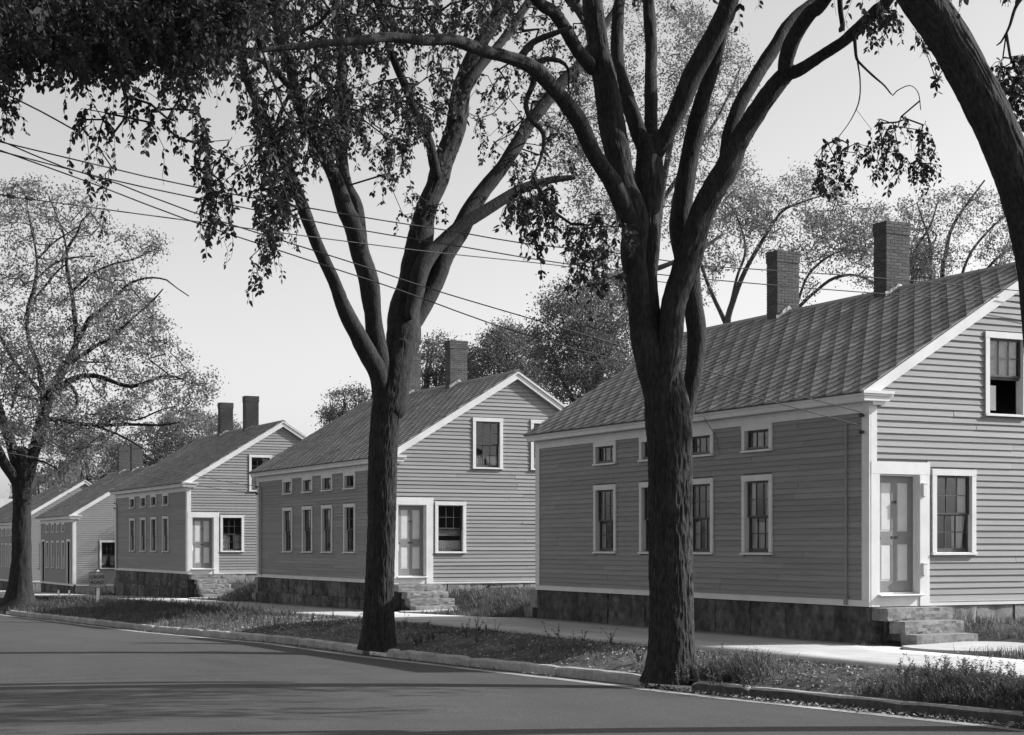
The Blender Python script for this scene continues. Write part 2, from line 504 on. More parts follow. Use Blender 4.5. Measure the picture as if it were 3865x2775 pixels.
def curtain_mesh(w, h, folds=7, top=None, gather=0.0):
    V = []; F = []; n = folds * 4 + 1; r = 5
    for j in range(r):
        t = j / (r - 1)
        for i in range(n):
            s = i / (n - 1)
            x = w * s
            if gather: x = x * (1 - gather * math.sin(t * math.pi * .5) * .0) * (1 - gather * (1 - t))
            V.append((x, .018 * math.sin(s * folds * 2 * math.pi + t) + .006 * math.sin(s * 17), h * t))
    for j in range(r - 1):
        for i in range(n - 1):
            F.append((j * n + i, j * n + i + 1, (j + 1) * n + i + 1, (j + 1) * n + i))
    return mesh('curtain', V, F, M['curtain'], True)

def window(parent, loc, front, W, H, kind='double', deco=(), fine=True):
    rot = (0, 0, -math.pi / 2) if front else (0, 0, 0)
    wn_ = link('window', cached(('cas', W, H), lambda: casing_mesh(W, H)), parent, loc, rot)
    link('sill', cached(('sill', W), lambda: sill_mesh(W)), wn_)
    ow, oh = W - 2 * CW, H - SI - CH
    specs = []
    if kind == 'double':
        hh = oh / 2 + .012
        specs = [(0, SI + oh - hh, .045, hh, 3, 2, .032), (0, SI, .082, hh, 3, 2, .072)]
    elif kind == 'open':
        hh = oh / 2 + .012
        specs = [(0, SI + oh - hh, .045, hh, 3, 2, .032), (0, SI + oh - hh - .05, .082, hh, 3, 2, .072)]
    elif kind == 'screen':
        hh = oh / 2 + .012
        specs = [(0, SI + oh - hh, .045, hh, 3, 2, .032), (0, SI, .082, hh, 1, 1, .06)]
    else:
        specs = [(0, SI, .06, oh, 3, 1, .05)]
    for dx, z, yy, hh, nc, nr, bot in specs:
        s = link('sash', cached(('sash', ow, round(hh, 3), nc, nr, bot), lambda: sash_mesh(ow, hh, nc, nr, bot)), wn_, (CW + dx, yy, z))
        iw = (ow - .084); ih = hh - bot - .042
        pw, ph = iw / nc, ih / nr
        if fine:
            pm = cached(('pane', round(pw, 3), round(ph, 3)), lambda: pane_mesh(pw - .002, ph - .002))
            for i in range(nc):
                for j in range(nr):
                    link('pane', pm, wn_, (CW + .042 + i * pw + .001, yy, z + bot + j * ph + .001),
                         (random.uniform(-.006, .006), 0, random.uniform(-.006, .006)))
        else:
            link('pane', cached(('paneb', round(iw, 3), round(ih, 3)), lambda: pane_mesh(iw, ih)), wn_, (CW + .042, yy, z + bot))
    for d in deco:
        t, x0, x1, z0, z1 = d          # fractions of the opening
        w_, h_ = (x1 - x0) * ow, (z1 - z0) * oh
        if t == 'shade':
            link('shade', cached(('sh', round(w_, 3), round(h_, 3)), lambda: box_mesh('shade', (0, 0, 0), (w_, .006, h_), M['shade'])), wn_, (CW + x0 * ow, .122, SI + z0 * oh))
        else:
            gth = .45 if t == 'tied' else 0.0
            link('curtain', cached(('cu', t, round(w_, 3), round(h_, 3)), lambda: curtain_mesh(w_, h_, max(3, int(w_ / .07)), gather=gth)), wn_, (CW + x0 * ow, .140, SI + z0 * oh))
    return wn_

def text_mesh(txt, size, mat, bold=.0):
    cu = bpy.data.curves.new('lettering', 'FONT'); cu.body = txt; cu.size = size
    cu.align_x = 'CENTER'; cu.align_y = 'CENTER'; cu.extrude = .002; cu.offset = bold
    o = bpy.data.objects.new('lettering', cu); COL.objects.link(o)
    bpy.context.view_layer.update()
    me = bpy.data.meshes.new_from_object(o.evaluated_get(bpy.context.evaluated_depsgraph_get()))
    bpy.data.objects.remove(o); bpy.data.curves.remove(cu)
    me.materials.clear(); me.materials.append(mat)
    return me

def door(parent, loc, front, ow, oh, number=None, flip=False, casing=True):
    """door leaf with panels, origin at lower left of the opening, recessed"""
    rot = (0, 0, -math.pi / 2) if front else (0, 0, 0)
    w, h = ow, oh
    st, tr, br, mr = .115, .115, .20, .23
    m = MB()
    y0, y1 = .13, .17
    zl0, zl1 = br, br + (h - tr - br - mr) * .43
    zu0, zu1 = zl1 + mr, h - tr
    ms = .13
    c0, c1 = w / 2 - ms / 2, w / 2 + ms / 2
    m.box((0, y0, 0), (st, y1, h)); m.box((w - st, y0, 0), (w, y1, h))
    m.box((st, y0, 0), (w - st, y1, br)); m.box((st, y0, zl1), (w - st, y1, zu0)); m.box((st, y0, zu1), (w - st, y1, h))
    m.box((c0, y0, zl0), (c1, y1, zl1)); m.box((c0, y0, zu0), (c1, y1, zu1))
    d = link('door', m.mesh('door', M['door']), parent, loc, rot)
    for xa, xb in ((st, c0), (c1, w - st)):
        for za, zb in ((zl0, zl1), (zu0, zu1)):
            p = MB(); p.box((xa, y0 + .012, za), (xb, y1 - .005, zb))
            p.box((xa + .03, y0 + .006, za + .03), (xb - .03, y0 + .0121, zb - .03))
            link('panel', p.mesh('panel', M['panel']), d)
    kn = MB()
    for r, ya, yb in ((.026, y0 - .006, y0), (.012, y0 - .03, y0 - .006), (.027, y0 - .055, y0 - .03)):
        pr = [(r * math.cos(t * math.pi / 5), r * math.sin(t * math.pi / 5)) for t in range(10)]
        kn.prism(pr, (st * .5, ya, zl1 + mr * .45), (st * .5, yb, zl1 + mr * .45), (1, 0, 0), (0, 0, 1))
    link('door_knob', kn.mesh('door_knob', M['iron']), d)
    ls = MB(); ls.box((w / 2 - .075, y0 - .006, zl1 + .10), (w / 2 + .075, y0 - .0005, zl1 + .145)); ls.box((w / 2 - .06, y0 - .01, zl1 + .11), (w / 2 + .06, y0 - .006, zl1 + .137))
    link('letter_slot', ls.mesh('letter_slot', M['iron']), d)
    if number:
        link('house_number', text_mesh(number, .075, M['letter'], .003), d, (w / 2, y0 - .003, zu0 + (zu1 - zu0) * .60), (math.pi / 2, 0, 0))
    return d

def rough_stone(name, a, b, mat, nx=10, ny=4, nz=4, amp=.02, seed=0):
    """quarry-faced block"""
    a = np.array(a, float); b = np.array(b, float); V = []; F = []; idx = {}
    def vid(i, j, k):
        key = (i, j, k)
        if key not in idx:
            t = np.array([i / nx, j / ny, k / nz]); p = a + (b - a) * t
            e = sum(1 for q in ((i in (0, nx)), (j in (0, ny)), (k in (0, nz))) if q)
            o = np.array([random.gauss(0, 1) for _ in range(3)]) * amp
            if e > 1: o *= .7
            if k == nz: o[2] *= .25
            c = (p - (a + b) / 2) / np.maximum((b - a), .001)
            idx[key] = len(V); V.append(p + o - (c * amp * 1.2 if e > 1 else 0))
        return idx[key]
    for i in range(nx):
        for j in range(ny):
            F.append((vid(i, j, 0), vid(i, j + 1, 0), vid(i + 1, j + 1, 0), vid(i + 1, j, 0)))
            F.append((vid(i, j, nz), vid(i + 1, j, nz), vid(i + 1, j + 1, nz), vid(i, j + 1, nz)))
    for i in range(nx):
        for k in range(nz):
            F.append((vid(i, 0, k), vid(i + 1, 0, k), vid(i + 1, 0, k + 1), vid(i, 0, k + 1)))
            F.append((vid(i, ny, k), vid(i, ny, k + 1), vid(i + 1, ny, k + 1), vid(i + 1, ny, k)))
    for j in range(ny):
        for k in range(nz):
            F.append((vid(0, j, k), vid(0, j, k + 1), vid(0, j + 1, k + 1), vid(0, j + 1, k)))
            F.append((vid(nx, j, k), vid(nx, j + 1, k), vid(nx, j + 1, k + 1), vid(nx, j, k + 1)))
    return mesh(name, V, F, mat)

def clip_poly(poly, x0, x1, y0, y1):
    def clip(P, f, inter):
        out = []
        for i in range(len(P)):
            a, b = P[i], P[(i + 1) % len(P)]
            ia, ib = f(a), f(b)
            if ia: out.append(a)
            if ia != ib: out.append(inter(a, b))
        return out
    def ix(v): return lambda a, b: (v, a[1] + (b[1] - a[1]) * (v - a[0]) / (b[0] - a[0]))
    def iy(v): return lambda a, b: (a[0] + (b[0] - a[0]) * (v - a[1]) / (b[1] - a[1]), v)
    P = clip(poly, lambda p: p[0] >= x0, ix(x0))
    if P: P = clip(P, lambda p: p[0] <= x1, ix(x1))
    if P: P = clip(P, lambda p: p[1] >= y0, iy(y0))
    if P: P = clip(P, lambda p: p[1] <= y1, iy(y1))
    return P

DIAG = .48
def tile_poly_mesh(poly, cy):
    """poly in roof (a, b) coordinates relative to the tile centre; lower corner is proud"""
    n = len(poly)
    def zt(b): return .015 - .013 * (b / (DIAG / 2))
    V = [(a, b, zt(b)) for a, b in poly] + [(a, b, -.004) for a, b in poly]
    F = [tuple(range(n))] + [(i, i + n, (i + 1) % n + n, (i + 1) % n) for i in range(n)]
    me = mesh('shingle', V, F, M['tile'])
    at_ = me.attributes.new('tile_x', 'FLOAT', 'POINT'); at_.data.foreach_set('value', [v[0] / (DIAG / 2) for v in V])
    return me

M['tile_joined'] = material('roof_tile_far', 0.165, 0.28, 7.0, 5, 0.85, (1, 1, 1), 0.2, 60, streak=((3, 12, 1), 3.0, 0.85, 1.1), blot=((1, 1, 1), .5, 0.85, 1.1))

def weather_tile(m, rnd):
    nt = m.node_tree; nd = nt.nodes; lk = nt.links
    b = [n for n in nd if n.type == 'BSDF_PRINCIPLED'][0]
    src = b.inputs['Base Color'].links[0].from_socket
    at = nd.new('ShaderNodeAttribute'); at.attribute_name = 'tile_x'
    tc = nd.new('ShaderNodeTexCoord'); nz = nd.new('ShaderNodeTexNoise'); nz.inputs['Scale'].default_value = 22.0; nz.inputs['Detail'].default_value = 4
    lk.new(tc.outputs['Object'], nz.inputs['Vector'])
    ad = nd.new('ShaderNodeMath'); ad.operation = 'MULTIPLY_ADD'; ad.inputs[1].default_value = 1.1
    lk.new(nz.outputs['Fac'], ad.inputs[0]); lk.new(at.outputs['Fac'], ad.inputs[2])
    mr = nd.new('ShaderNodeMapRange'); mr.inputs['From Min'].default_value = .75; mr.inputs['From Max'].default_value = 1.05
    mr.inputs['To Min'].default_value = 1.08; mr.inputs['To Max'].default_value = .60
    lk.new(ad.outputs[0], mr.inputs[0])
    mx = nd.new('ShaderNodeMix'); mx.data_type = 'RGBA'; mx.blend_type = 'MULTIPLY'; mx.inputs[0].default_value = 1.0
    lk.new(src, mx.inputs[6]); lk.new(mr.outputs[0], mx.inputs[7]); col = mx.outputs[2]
    if rnd:
        a2_ = nd.new('ShaderNodeAttribute'); a2_.attribute_name = 'tile_r'
        m2 = nd.new('ShaderNodeMapRange'); m2.inputs['To Min'].default_value = .80; m2.inputs['To Max'].default_value = 1.2
        lk.new(a2_.outputs['Fac'], m2.inputs[0])
        mx2 = nd.new('ShaderNodeMix'); mx2.data_type = 'RGBA'; mx2.blend_type = 'MULTIPLY'; mx2.inputs[0].default_value = 1.0
        lk.new(col, mx2.inputs[6]); lk.new(m2.outputs[0], mx2.inputs[7]); col = mx2.outputs[2]
    lk.new(col, b.inputs['Base Color'])
M['rear_tile'] = M['tile_joined'].copy()
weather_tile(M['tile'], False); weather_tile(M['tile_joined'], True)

def unit_cube():
    return box_mesh('brick', (-.5, -.5, -.5), (.5, .5, .5), M['brick'])

def chimney(house, y, bricks=True):
    cxl, wx, wy = HW, .62, .43
    z0, z1 = APEX - .42, 7.97
    ch = MB(); ch.box((cxl - wx / 2 + .008, y - wy / 2 + .008, z0), (cxl + wx / 2 - .008, y + wy / 2 - .008, z1 - .012))
    ch.box((cxl - wx / 2 - .004, y - wy / 2 - .004, z1 - .275), (cxl + wx / 2 + .004, y + wy / 2 + .004, z1 - .014))
    c = link('chimney', ch.mesh('chimney', M['mortar']), house)
    um = cached('brick', unit_cube)
    course = .067; n = int((z1 - z0) / course)
    items = []
    for k in range(n):
        z = z1 - course * (n - k) + course / 2
        g = .017 if z > z1 - .275 else 0.0
        X0, X1, Y0, Y1 = cxl - wx / 2 - g, cxl + wx / 2 + g, y - wy / 2 - g, y + wy / 2 + g
        bw = .098
        ends = k % 2
        # long faces (-Y, +Y)
        xa, xb = (X0, X1) if ends else (X0 + bw + .01, X1 - bw - .01)
        nb = 3 if ends else 2
        step = (xb - xa + .01) / nb
        for yy in (Y0 + bw / 2, Y1 - bw / 2):
            for i in range(nb):
                items.append((xa + step * (i + .5) - .005, yy, z, step - .011, bw))
        ya, yb = (Y0 + bw + .01, Y1 - bw - .01) if ends else (Y0, Y1)
        nb = 1 if ends else 2
        step = (yb - ya + .01) / nb
        for xx in (X0 + bw / 2, X1 - bw / 2):
            for i in range(nb):
                items.append((xx, ya + step * (i + .5) - .005, z, bw, step - .011))
    st = MB()
    for bx, by, bz, sx, sy in items:
        j = random.uniform(-.003, .003); j2 = random.uniform(-.003, .003)
        if bricks:
            link('brick', um, c, (bx + j, by + j2, bz), (0, 0, random.uniform(-.01, .01)), (sx, sy, .056 + random.uniform(-.002, .002)))
        else:
            st.box((bx + j - sx / 2, by + j2 - sy / 2, bz - .028), (bx + j + sx / 2, by + j2 + sy / 2, bz + .028))
    if not bricks:
        link('bricks', st.mesh('bricks', M['brick']), c, kind='stuff')
    # crumpled lead flashing where the stack meets the ridge
    V = []; F = []
    for i in range(9):
        t = i / 8; x = cxl - wx / 2 - .05 + t * (wx + .1)
        for off, up in ((-.03, .0), (-.015, .11)):
            V.append((x, y - wy / 2 + off + random.uniform(-.02, .004), roof_z(x) + up * random.uniform(.5, 1.2) + .02))
    for i in range(8): F.append((2 * i, 2 * i + 2, 2 * i + 3, 2 * i + 1))
    link('flashing', mesh('flashing', V, F, M['flash']), c)
    return c

def house(idx, label, detail):
    """detail 2 = every board, brick and tile a part, 1 = bricks joined, 0 = far house with joined siding"""
    Y0, L, S = HY0[idx], HLEN[idx], HSILL[idx] + EYE
    Wd = 2 * HW
    H = empty('clapboard_house', (HOUSE_X, Y0, S), label, 'house', 'clapboard houses in a row along the street')
    side_door = idx >= 3
    ground = float(zs(Y0)) - S
    # ---------------- openings
    wtops = [(2.92, 1.02), (4.97, 1.02), (6.87, 1.02), (8.92, 1.02)] if not side_door else [(2.22, .76), (3.62, .76), (5.07, .76), (6.6, .78)]
    fh = []; fwin = []
    for y0, w in wtops:
        fwin.append((y0, w, .91, 1.57, 'double')); fwin.append((y0, w, 2.935, .545, 'row'))
    for y0, w, z0, h, k in fwin: fh.append((y0 + .07, y0 + w - .07, z0 + .02, z0 + h - .08))
    gw = [(1.42, .92, 1.03, 1.57), (2.68, 3.50, 1.02, 1.57), (4.67, 3.50, 1.02, 1.57)]
    gh = [(x + .07, x + w - .07, z + .02, z + h - .08) for x, z, w, h in gw]
    doors_front = [(.78, .72), (7.90, .70)] if side_door else []
    for y0, w in doors_front: fh.append((y0, y0 + w, .10, 2.42))
    if not side_door: gh.append((.21, 1.13, .20, 2.375))
    # ---------------- walls
    V2, F2 = wall_panel(fh, 0, L, 0, lambda u: 3.70)
    fw = link('wall', mesh('front_wall', [(.02, u, z) for u, z in V2], [f[::-1] for f in F2], M['core']), H)
    V2, F2 = wall_panel(gh, .021, Wd - .021, 0, lambda u: roof_z(u) - .06, (HW,))
    gwall = link('wall', mesh('gable_wall', [(u, .02, z) for u, z in V2], F2, M['core']), H)
    V2, F2 = wall_panel([], .021, Wd - .021, 0, lambda u: roof_z(u) - .06, (HW,))
    bw = MB()
    bw.add([(u, L - .02, z) for u, z in V2], [f[::-1] for f in F2])
    bw.add([(Wd, 0, 0), (Wd, L, 0), (Wd, L, 3.7), (Wd, 0, 3.7)], [(0, 1, 2, 3)])
    link('wall', bw.mesh('back_walls', M['siding']), H)
    fl = MB(); fl.box((.03, .03, .06), (Wd - .03, L - .03, .10)); fl.box((.03, .03, 3.0), (Wd - .03, L - .03, 3.04))
    fl.box((5.6, .05, .1), (5.65, L - .05, 3.0))
    link('floor', fl.mesh('floor', M['core']), H)
    # ---------------- clapboards
    cm = cached('clap', clap_mesh)
    ch_f = [(a - .03, b + .03, c, d + .04) for a, b, c, d in fh]
    rows_f = clap_rows(.098, 3.50, lambda z: (.19, L - .19), ch_f)
    for y0, w in doors_front: pass
    ch_g = [(a - .03, b + .03, c, d + .04) for a, b, c, d in gh]
    if not side_door: ch_g[-1] = (.0, 1.33, 0.0, 2.58)
    def gspan(z):
        zt = z + .118
        if zt < 3.60: return (.14 if z < 3.6 else 0, Wd - .14)
        x = (zt + .035 - EAVE_Z) / SL + EAVE_X
        return (max(x, .0 if z > 3.75 else .14), Wd - max(x, .0 if z > 3.75 else .14))
    rows_g = clap_rows(.084, APEX - .20, gspan, ch_g, .1165)
    def put(rows, parent, front):
        st = MB()
        for p, q, z in rows:
            rz = random.gauss(0, .0010)
            if detail >= 1:
                th = random.uniform(.88, 1.18)
                if front: link('clapboard', cm, parent, (.0195, q, z + random.gauss(0, .0022)), (0, rz, -math.pi / 2), (q - p, th, 1))
                else: link('clapboard', cm, parent, (p, .0195, z + random.gauss(0, .0022)), (0, rz, 0), (q - p, th * 1.1, 1))
            else:
                for_v = [(p, -.001, 0), (p, -.029, 0), (p, -.0045, .118), (p, -.001, .118), (q, -.001, 0), (q, -.029, 0), (q, -.0045, .118), (q, -.001, .118)]
                if front: vv = [(.0195 + yy, x, z + zz) for x, yy, zz in for_v]
                else: vv = [(x, .0195 + yy, z + zz) for x, yy, zz in for_v]
                ff = [(0, 1, 2, 3), (7, 6, 5, 4), (0, 4, 5, 1), (1, 5, 6, 2), (2, 6, 7, 3), (3, 7, 4, 0)]
                if front: ff = [f[::-1] for f in ff]
                st.add(vv, ff)
        if detail < 1: link('clapboards', st.mesh('clapboards', M['siding']), parent, kind='stuff')
    put(rows_f, fw, True); put(rows_g, gwall, False)
    # ---------------- trim
    m = MB(); m.box((-.018, .001, .0), (.019, L - .001, .105)); m.box((-.03, .0, .102), (.019, L, .112))
    link('water_table', m.mesh('water_table', M['trim']), H)
    m = MB(); gx = 1.35 if not side_door else .15
    m.box((gx, -.018, .0), (Wd - .001, .019, .078)); m.box((gx, -.030, .076), (Wd, .019, .086))
    link('water_table', m.mesh('water_table', M['trim']), H)
    for yy in (0, L):
        s = 1 if yy == 0 else -1
        m = MB()
        m.box((-.024, min(yy - .024 * s, yy + .185 * s), .113), (.0185, max(yy - .024 * s, yy + .185 * s), 3.66))
        if yy == 0:
            z_lo = 2.60 if not side_door else .087
            m.box((.0186, -.026, z_lo), (.15, .0185, 3.66))
            if not side_door: m.box((-.027, -.0242, -.0), (.0186, -.0005, .1125))
        link('corner_board', m.mesh('corner_board', M['trim']), H)
    m = MB(); m.box((Wd - .15, -.026, .088), (Wd + .02, .0185, 3.66)); link('corner_board', m.mesh('corner_board', M['trim']), H)
    m = MB(); m.box((-.021, .1855, 3.475), (.0184, L - .1855, 3.655)); m.box((-.033, .187, 3.60), (-.0212, L - .187, 3.654))
    link('frieze', m.mesh('frieze', M['trim']), H)
    # cornice along the eave: soffit, fascia and crown
    prof = [(.019, 3.66), (-.225, 3.66), (-.225, 3.735), (-.240, 3.745), (-.275, 3.822), (-.275, 3.828), (.019, 3.828 + .16)]
    m = MB(); m.prism(prof, (0, -.12, 0), (0, L + .12, 0), (1, 0, 0), (0, 0, 1))
    link('cornice', m.mesh('cornice', M['trim']), H)
    # cornice returns on the gable end
    for xa, xb, s in ((-.262, .40, 1), (Wd - .40, Wd + .262, -1)):
        m = MB()
        x0, x1 = (xa, xb)
        m.box((x0 + .03 * (s > 0), -.150, 3.664), (x1 - .03 * (s < 0) - (.06 if s > 0 else 0) + 0, -.0005, 3.75))
        m.box((x0, -.178, 3.752), (x1, -.0007, 3.79)); m.box((x0 - .012, -.196, 3.7902), (x1 + .012, -.0009, 3.842))
        m.box((x0 + .26, -.11, 3.60), (x1 - .13, -.0006, 3.6635)) if s > 0 else m.box((x0 + .13, -.11, 3.60), (x1 - .26, -.0006, 3.6635))
        link('cornice_return', m.mesh('cornice_return', M['trim']), H)
    # rake boards
    for gy, s in ((0, 1), (L, -1)):
        for left in (True, False):
            xe = EAVE_X + .0; m = MB()
            def pt(x, dz, yy):
                X = x if left else Wd - x
                return (X, gy + s * yy, roof_z(x) + dz)
            for ya, yb, d0, d1 in ((-.118, .018, -.245, -.075), (-.150, .018, -.0745, -.022)):
                xs = (xe + (.20 if d0 < -.1 else .02), HW)
                vs_ = [pt(x, d, yy) for x in xs for d, yy in ((d0, ya), (d1, ya), (d1, yb), (d0, yb))]
                fs = [(0, 1, 5, 4), (1, 2, 6, 5), (2, 3, 7, 6), (3, 0, 4, 7), (0, 3, 2, 1), (4, 5, 6, 7)]
                m.add(vs_, fs)
            link('rake_board', m.mesh('rake_board', M['trim']), H)
    # ---------------- roof
    sl_len = math.hypot(HW - EAVE_X, SL * (HW - EAVE_X)); ang = math.atan(SL)
    ea, eb = -.14, L + .14
    m = MB(); m.box((ea + .002, -.02, -.03), (eb - .002, sl_len - .002, -.003))
    # local x -> house +Y, local y -> up slope, local z -> outward normal
    rm = Matrix(((0, math.cos(ang), -math.sin(ang)), (1, 0, 0), (0, math.sin(ang), math.cos(ang))))
    ro = link('roof', m.mesh('roof', M['roofcore']), H, (EAVE_X, 0, EAVE_Z))
    # right-handed frame: x' = +Y, y' = up slope, z' = x' x y' must be outward; flip along-eave axis
    rm = Matrix(((0, math.cos(ang), -math.sin(ang)), (-1, 0, 0), (0, math.sin(ang), math.cos(ang))))
    ro.rotation_euler = rm.to_euler()
    m2 = MB(); m2.box((-eb + .002, -.02, -.03), (-ea - .002, sl_len - .002, -.003)); ro.data = m2.mesh('roof', M['roofcore'])
    roof_tiles_flipped(ro, L, 300 if detail >= 1 else 0)
    bk = MB()
    bk.add([(HW, ea, APEX + .004), (HW, eb, APEX + .004), (2 * HW - EAVE_X, eb, EAVE_Z), (2 * HW - EAVE_X, ea, EAVE_Z),
            (HW, ea, APEX - .03), (HW, eb, APEX - .03), (2 * HW - EAVE_X, eb, EAVE_Z - .034), (2 * HW - EAVE_X, ea, EAVE_Z - .034)],
           [(0, 3, 2, 1), (4, 5, 6, 7), (0, 4, 7, 3), (1, 2, 6, 5), (3, 7, 6, 2)])
    link('roof', bk.mesh('rear_roof', M['rear_tile']), H)
    m = MB(); p = [(-.10, -.052), (0, .022), (.10, -.052), (.10, -.034), (0, .042), (-.10, -.034)]
    m.prism(p, (HW, ea - .01, APEX), (HW, eb + .01, APEX), (1, 0, 0), (0, 0, 1)); link('ridge_cap', m.mesh('ridge_cap', M['ridge']), H)
    for yy in ((4.45, 8.35) if not side_door else (3.0, 6.05)): chimney(H, yy, detail >= 2)
    # ---------------- foundation and steps
    fd = MB(); fd.box((.06, .06, ground - .5), (Wd - .06, L - .06, -.012)); fo = link('foundation', fd.mesh('foundation', M['stone']), H)
    hgt = -ground + .2; courses = 1 if hgt < .95 else 2
    zt = -.004
    for c_ in range(courses):
        hh = hgt / courses; yy = -.01
        while yy < L:
            w = random.uniform(.95, 1.7)
            if yy + w > L - .5: w = L - yy + .01
            j = random.uniform(-.012, .012)
            link('foundation_stone', rough_stone('foundation_stone', (.008 + j, yy + .006, zt - hh + .006), (.09, yy + w - .006, zt), M['stone'], 8, 3, 5, .013), fo)
            yy += w
        xx = .10
        while xx < Wd:
            w = random.uniform(.5, 1.3)
            if xx + w > Wd - .4: w = Wd - xx
            j = random.uniform(-.015, .015)
            link('foundation_stone', rough_stone('foundation_stone', (xx + .006, .010 + j, zt - hh + .006), (xx + w - .006, .08, zt), M['granite'], 4, 2, 3, .011), fo)
            xx += w
        zt -= hh
    if not side_door:
        # door surround, threshold, door
        m = MB(); m.box((.0187, -.030, .0), (.21, .0183, 2.375)); m.box((1.13, -.030, .0), (1.35, .0183, 2.375)); m.box((.0187, -.032, 2.377), (1.36, .0183, 2.60))
        m.box((.213, -.012, .0), (1.127, .0182, .185))
        m.box((.19, .019, .2), (.209, .17, 2.39)); m.box((1.131, .019, .2), (1.15, .17, 2.39)); m.box((.19, .019, 2.376), (1.15, .17, 2.39)); 
        m.box((1.095, .05, .22), (1.13, .13, 2.375)); m.box((.21, .05, .22), (.235, .13, 2.375)); m.box((.2355, .05, 2.345), (1.0945, .13, 2.3752))
        link('door_surround', m.mesh('door_surround', M['trim']), H)
        m = MB(); m.prism([(-.105, .185), (-.115, .20), (-.105, .215), (.13, .222), (.13, .185)], (.175, 0, 0), (1.175, 0, 0), (0, 1, 0), (0, 0, 1))
        m.box((.236, .10, .2222), (1.094, .17, .25))
        link('threshold', m.mesh('threshold', M['trim']), H)
        door(H, (.236, 0, .255), False, .858, 2.085, {0: '149', 1: '148', 2: '147'}[idx])
        nst = max(3, int(round((-ground) / .21)))
        rise = (-ground) / nst
        for yface, sgn in ((0, -1), (L, 1)):
            sp = link('front_steps', box_mesh('front_steps', (.45, min(yface + sgn * .05, yface + sgn * .6), ground - .3), (1.3, max(yface + sgn * .05, yface + sgn * .6), -.30), M['granite']), H)
            for k in range(nst):
                top = -.012 - rise * k
                d1 = .46 + .29 * k; d0 = .005 if k == 0 else d1 - .44
                bot = top - rise - .015 if k < nst - 1 else ground - .2
                ya, yb = sorted((yface + sgn * d0, yface + sgn * d1))
                x0 = (.04 if k == 0 else .20) + random.uniform(-.02, .02); x1 = 1.50 + .05 * k + random.uniform(-.03, .03)
                link('step_stone', rough_stone('step_stone', (x0, ya, bot + .006), (x1, yb, top), M['granite'], 14, 5, 4, .008), sp)
        # the corner block behind the steps
        m = rough_stone('foundation_stone', (.0, -.03, ground - .2), (.30, .06, -.02), M['stone'], 4, 2, 4, .01); link('foundation_stone', m, fo)
    else:
        for y0, w in doors_front:
            m = MB(); m.box((-.030, y0 - .10, .0), (.0183, y0, 2.42)); m.box((-.030, y0 + w, .0), (.0183, y0 + w + .10, 2.42)); m.box((-.032, y0 - .11, 2.422), (.0183, y0 + w + .11, 2.55))
            link('door_surround', m.mesh('door_surround', M['trim']), H)
            door(H, (0, y0 + w, .12), True, w, 2.29)
            m = MB(); m.box((-.06, y0 - .03, .085), (.15, y0 + w + .03, .117)); link('threshold', m.mesh('threshold', M['trim']), H)
    # ---------------- windows
    decoA = {
        0: [(('lace', 0, 1, 0, .42), ('lace', .0, .22, .42, 1), ('lace', .62, 1, .42, 1)), (('lace', .0, .3, 0, .45), ('shade', .5, 1, 0, 1)), (('lace', 0, .45, 0, .45),), (('lace', .62, 1, .15, .9), ('lace', 0, .3, 0, .45))],
        1: [(('lace', .4, 1, .1, 1),), (('shade', 0, .5, .2, .9), ('lace', .55, 1, 0, .5)), (('lace', .4, 1, .3, 1),), (('lace', .2, .7, .4, 1), ('lace', .6, 1, 0, .4))],
        2: [(('lace', 0, 1, 0, .9),), (('lace', .5, 1, 0, 1),), (('lace', 0, 1, .2, 1),), (('lace', .0, 1, .45, 1), ('lace', .3, 1, 0, .4))]}.get(idx, [(('shade', 0, 1, .5, 1),)] * 4)
    k = 0
    for i, (y0, w, z0, h, kd) in enumerate(fwin):
        if kd == 'double':
            window(H, (.0, y0 + w, z0), True, w, h, 'double', decoA[k % 4], detail >= 1); k += 1
        else:
            dc = (('shade', .05, .45, 0, 1),) if (idx == 0 and i % 4 == 1) else ((('lace', .5, .9, 0, 1),) if idx == 2 and i < 4 else ())
            window(H, (.0, y0 + w, z0), True, w, h, 'row', dc, detail >= 1)
    gdeco = {0: [(('lace', .72, 1, .5, .98), ('tied', .6, 1, 0, .5)), (('shade', 0, .35, .05, .38),), (('shade', 0, 1, .5, 1),)],
             1: [(('shade', 0, 1, .34, .5), ('lace', 0, 1, 0, .24)), (('lace', 0, .44, 0, .25), ('lace', .54, 1, 0, .25)), (('lace', 0, .4, 0, .25),)],
             2: [(('lace', 0, .42, 0, .5), ('lace', .6, 1, 0, .5)), (('tied', 0, .5, 0, .48),), ()],
             3: [(('tied', 0, .5, .1, .5), ('tied', .6, 1, .1, .5)), (), ()]}.get(idx, [(), (), ()])
    gk = {0: ['double', 'open', 'double'], 1: ['screen', 'double', 'double']}.get(idx, ['double'] * 3)
    for i, (x, z, w, h) in enumerate(gw):
        window(H, (x, .0, z), False, w, h, gk[i], gdeco[i], detail >= 1)
    return H

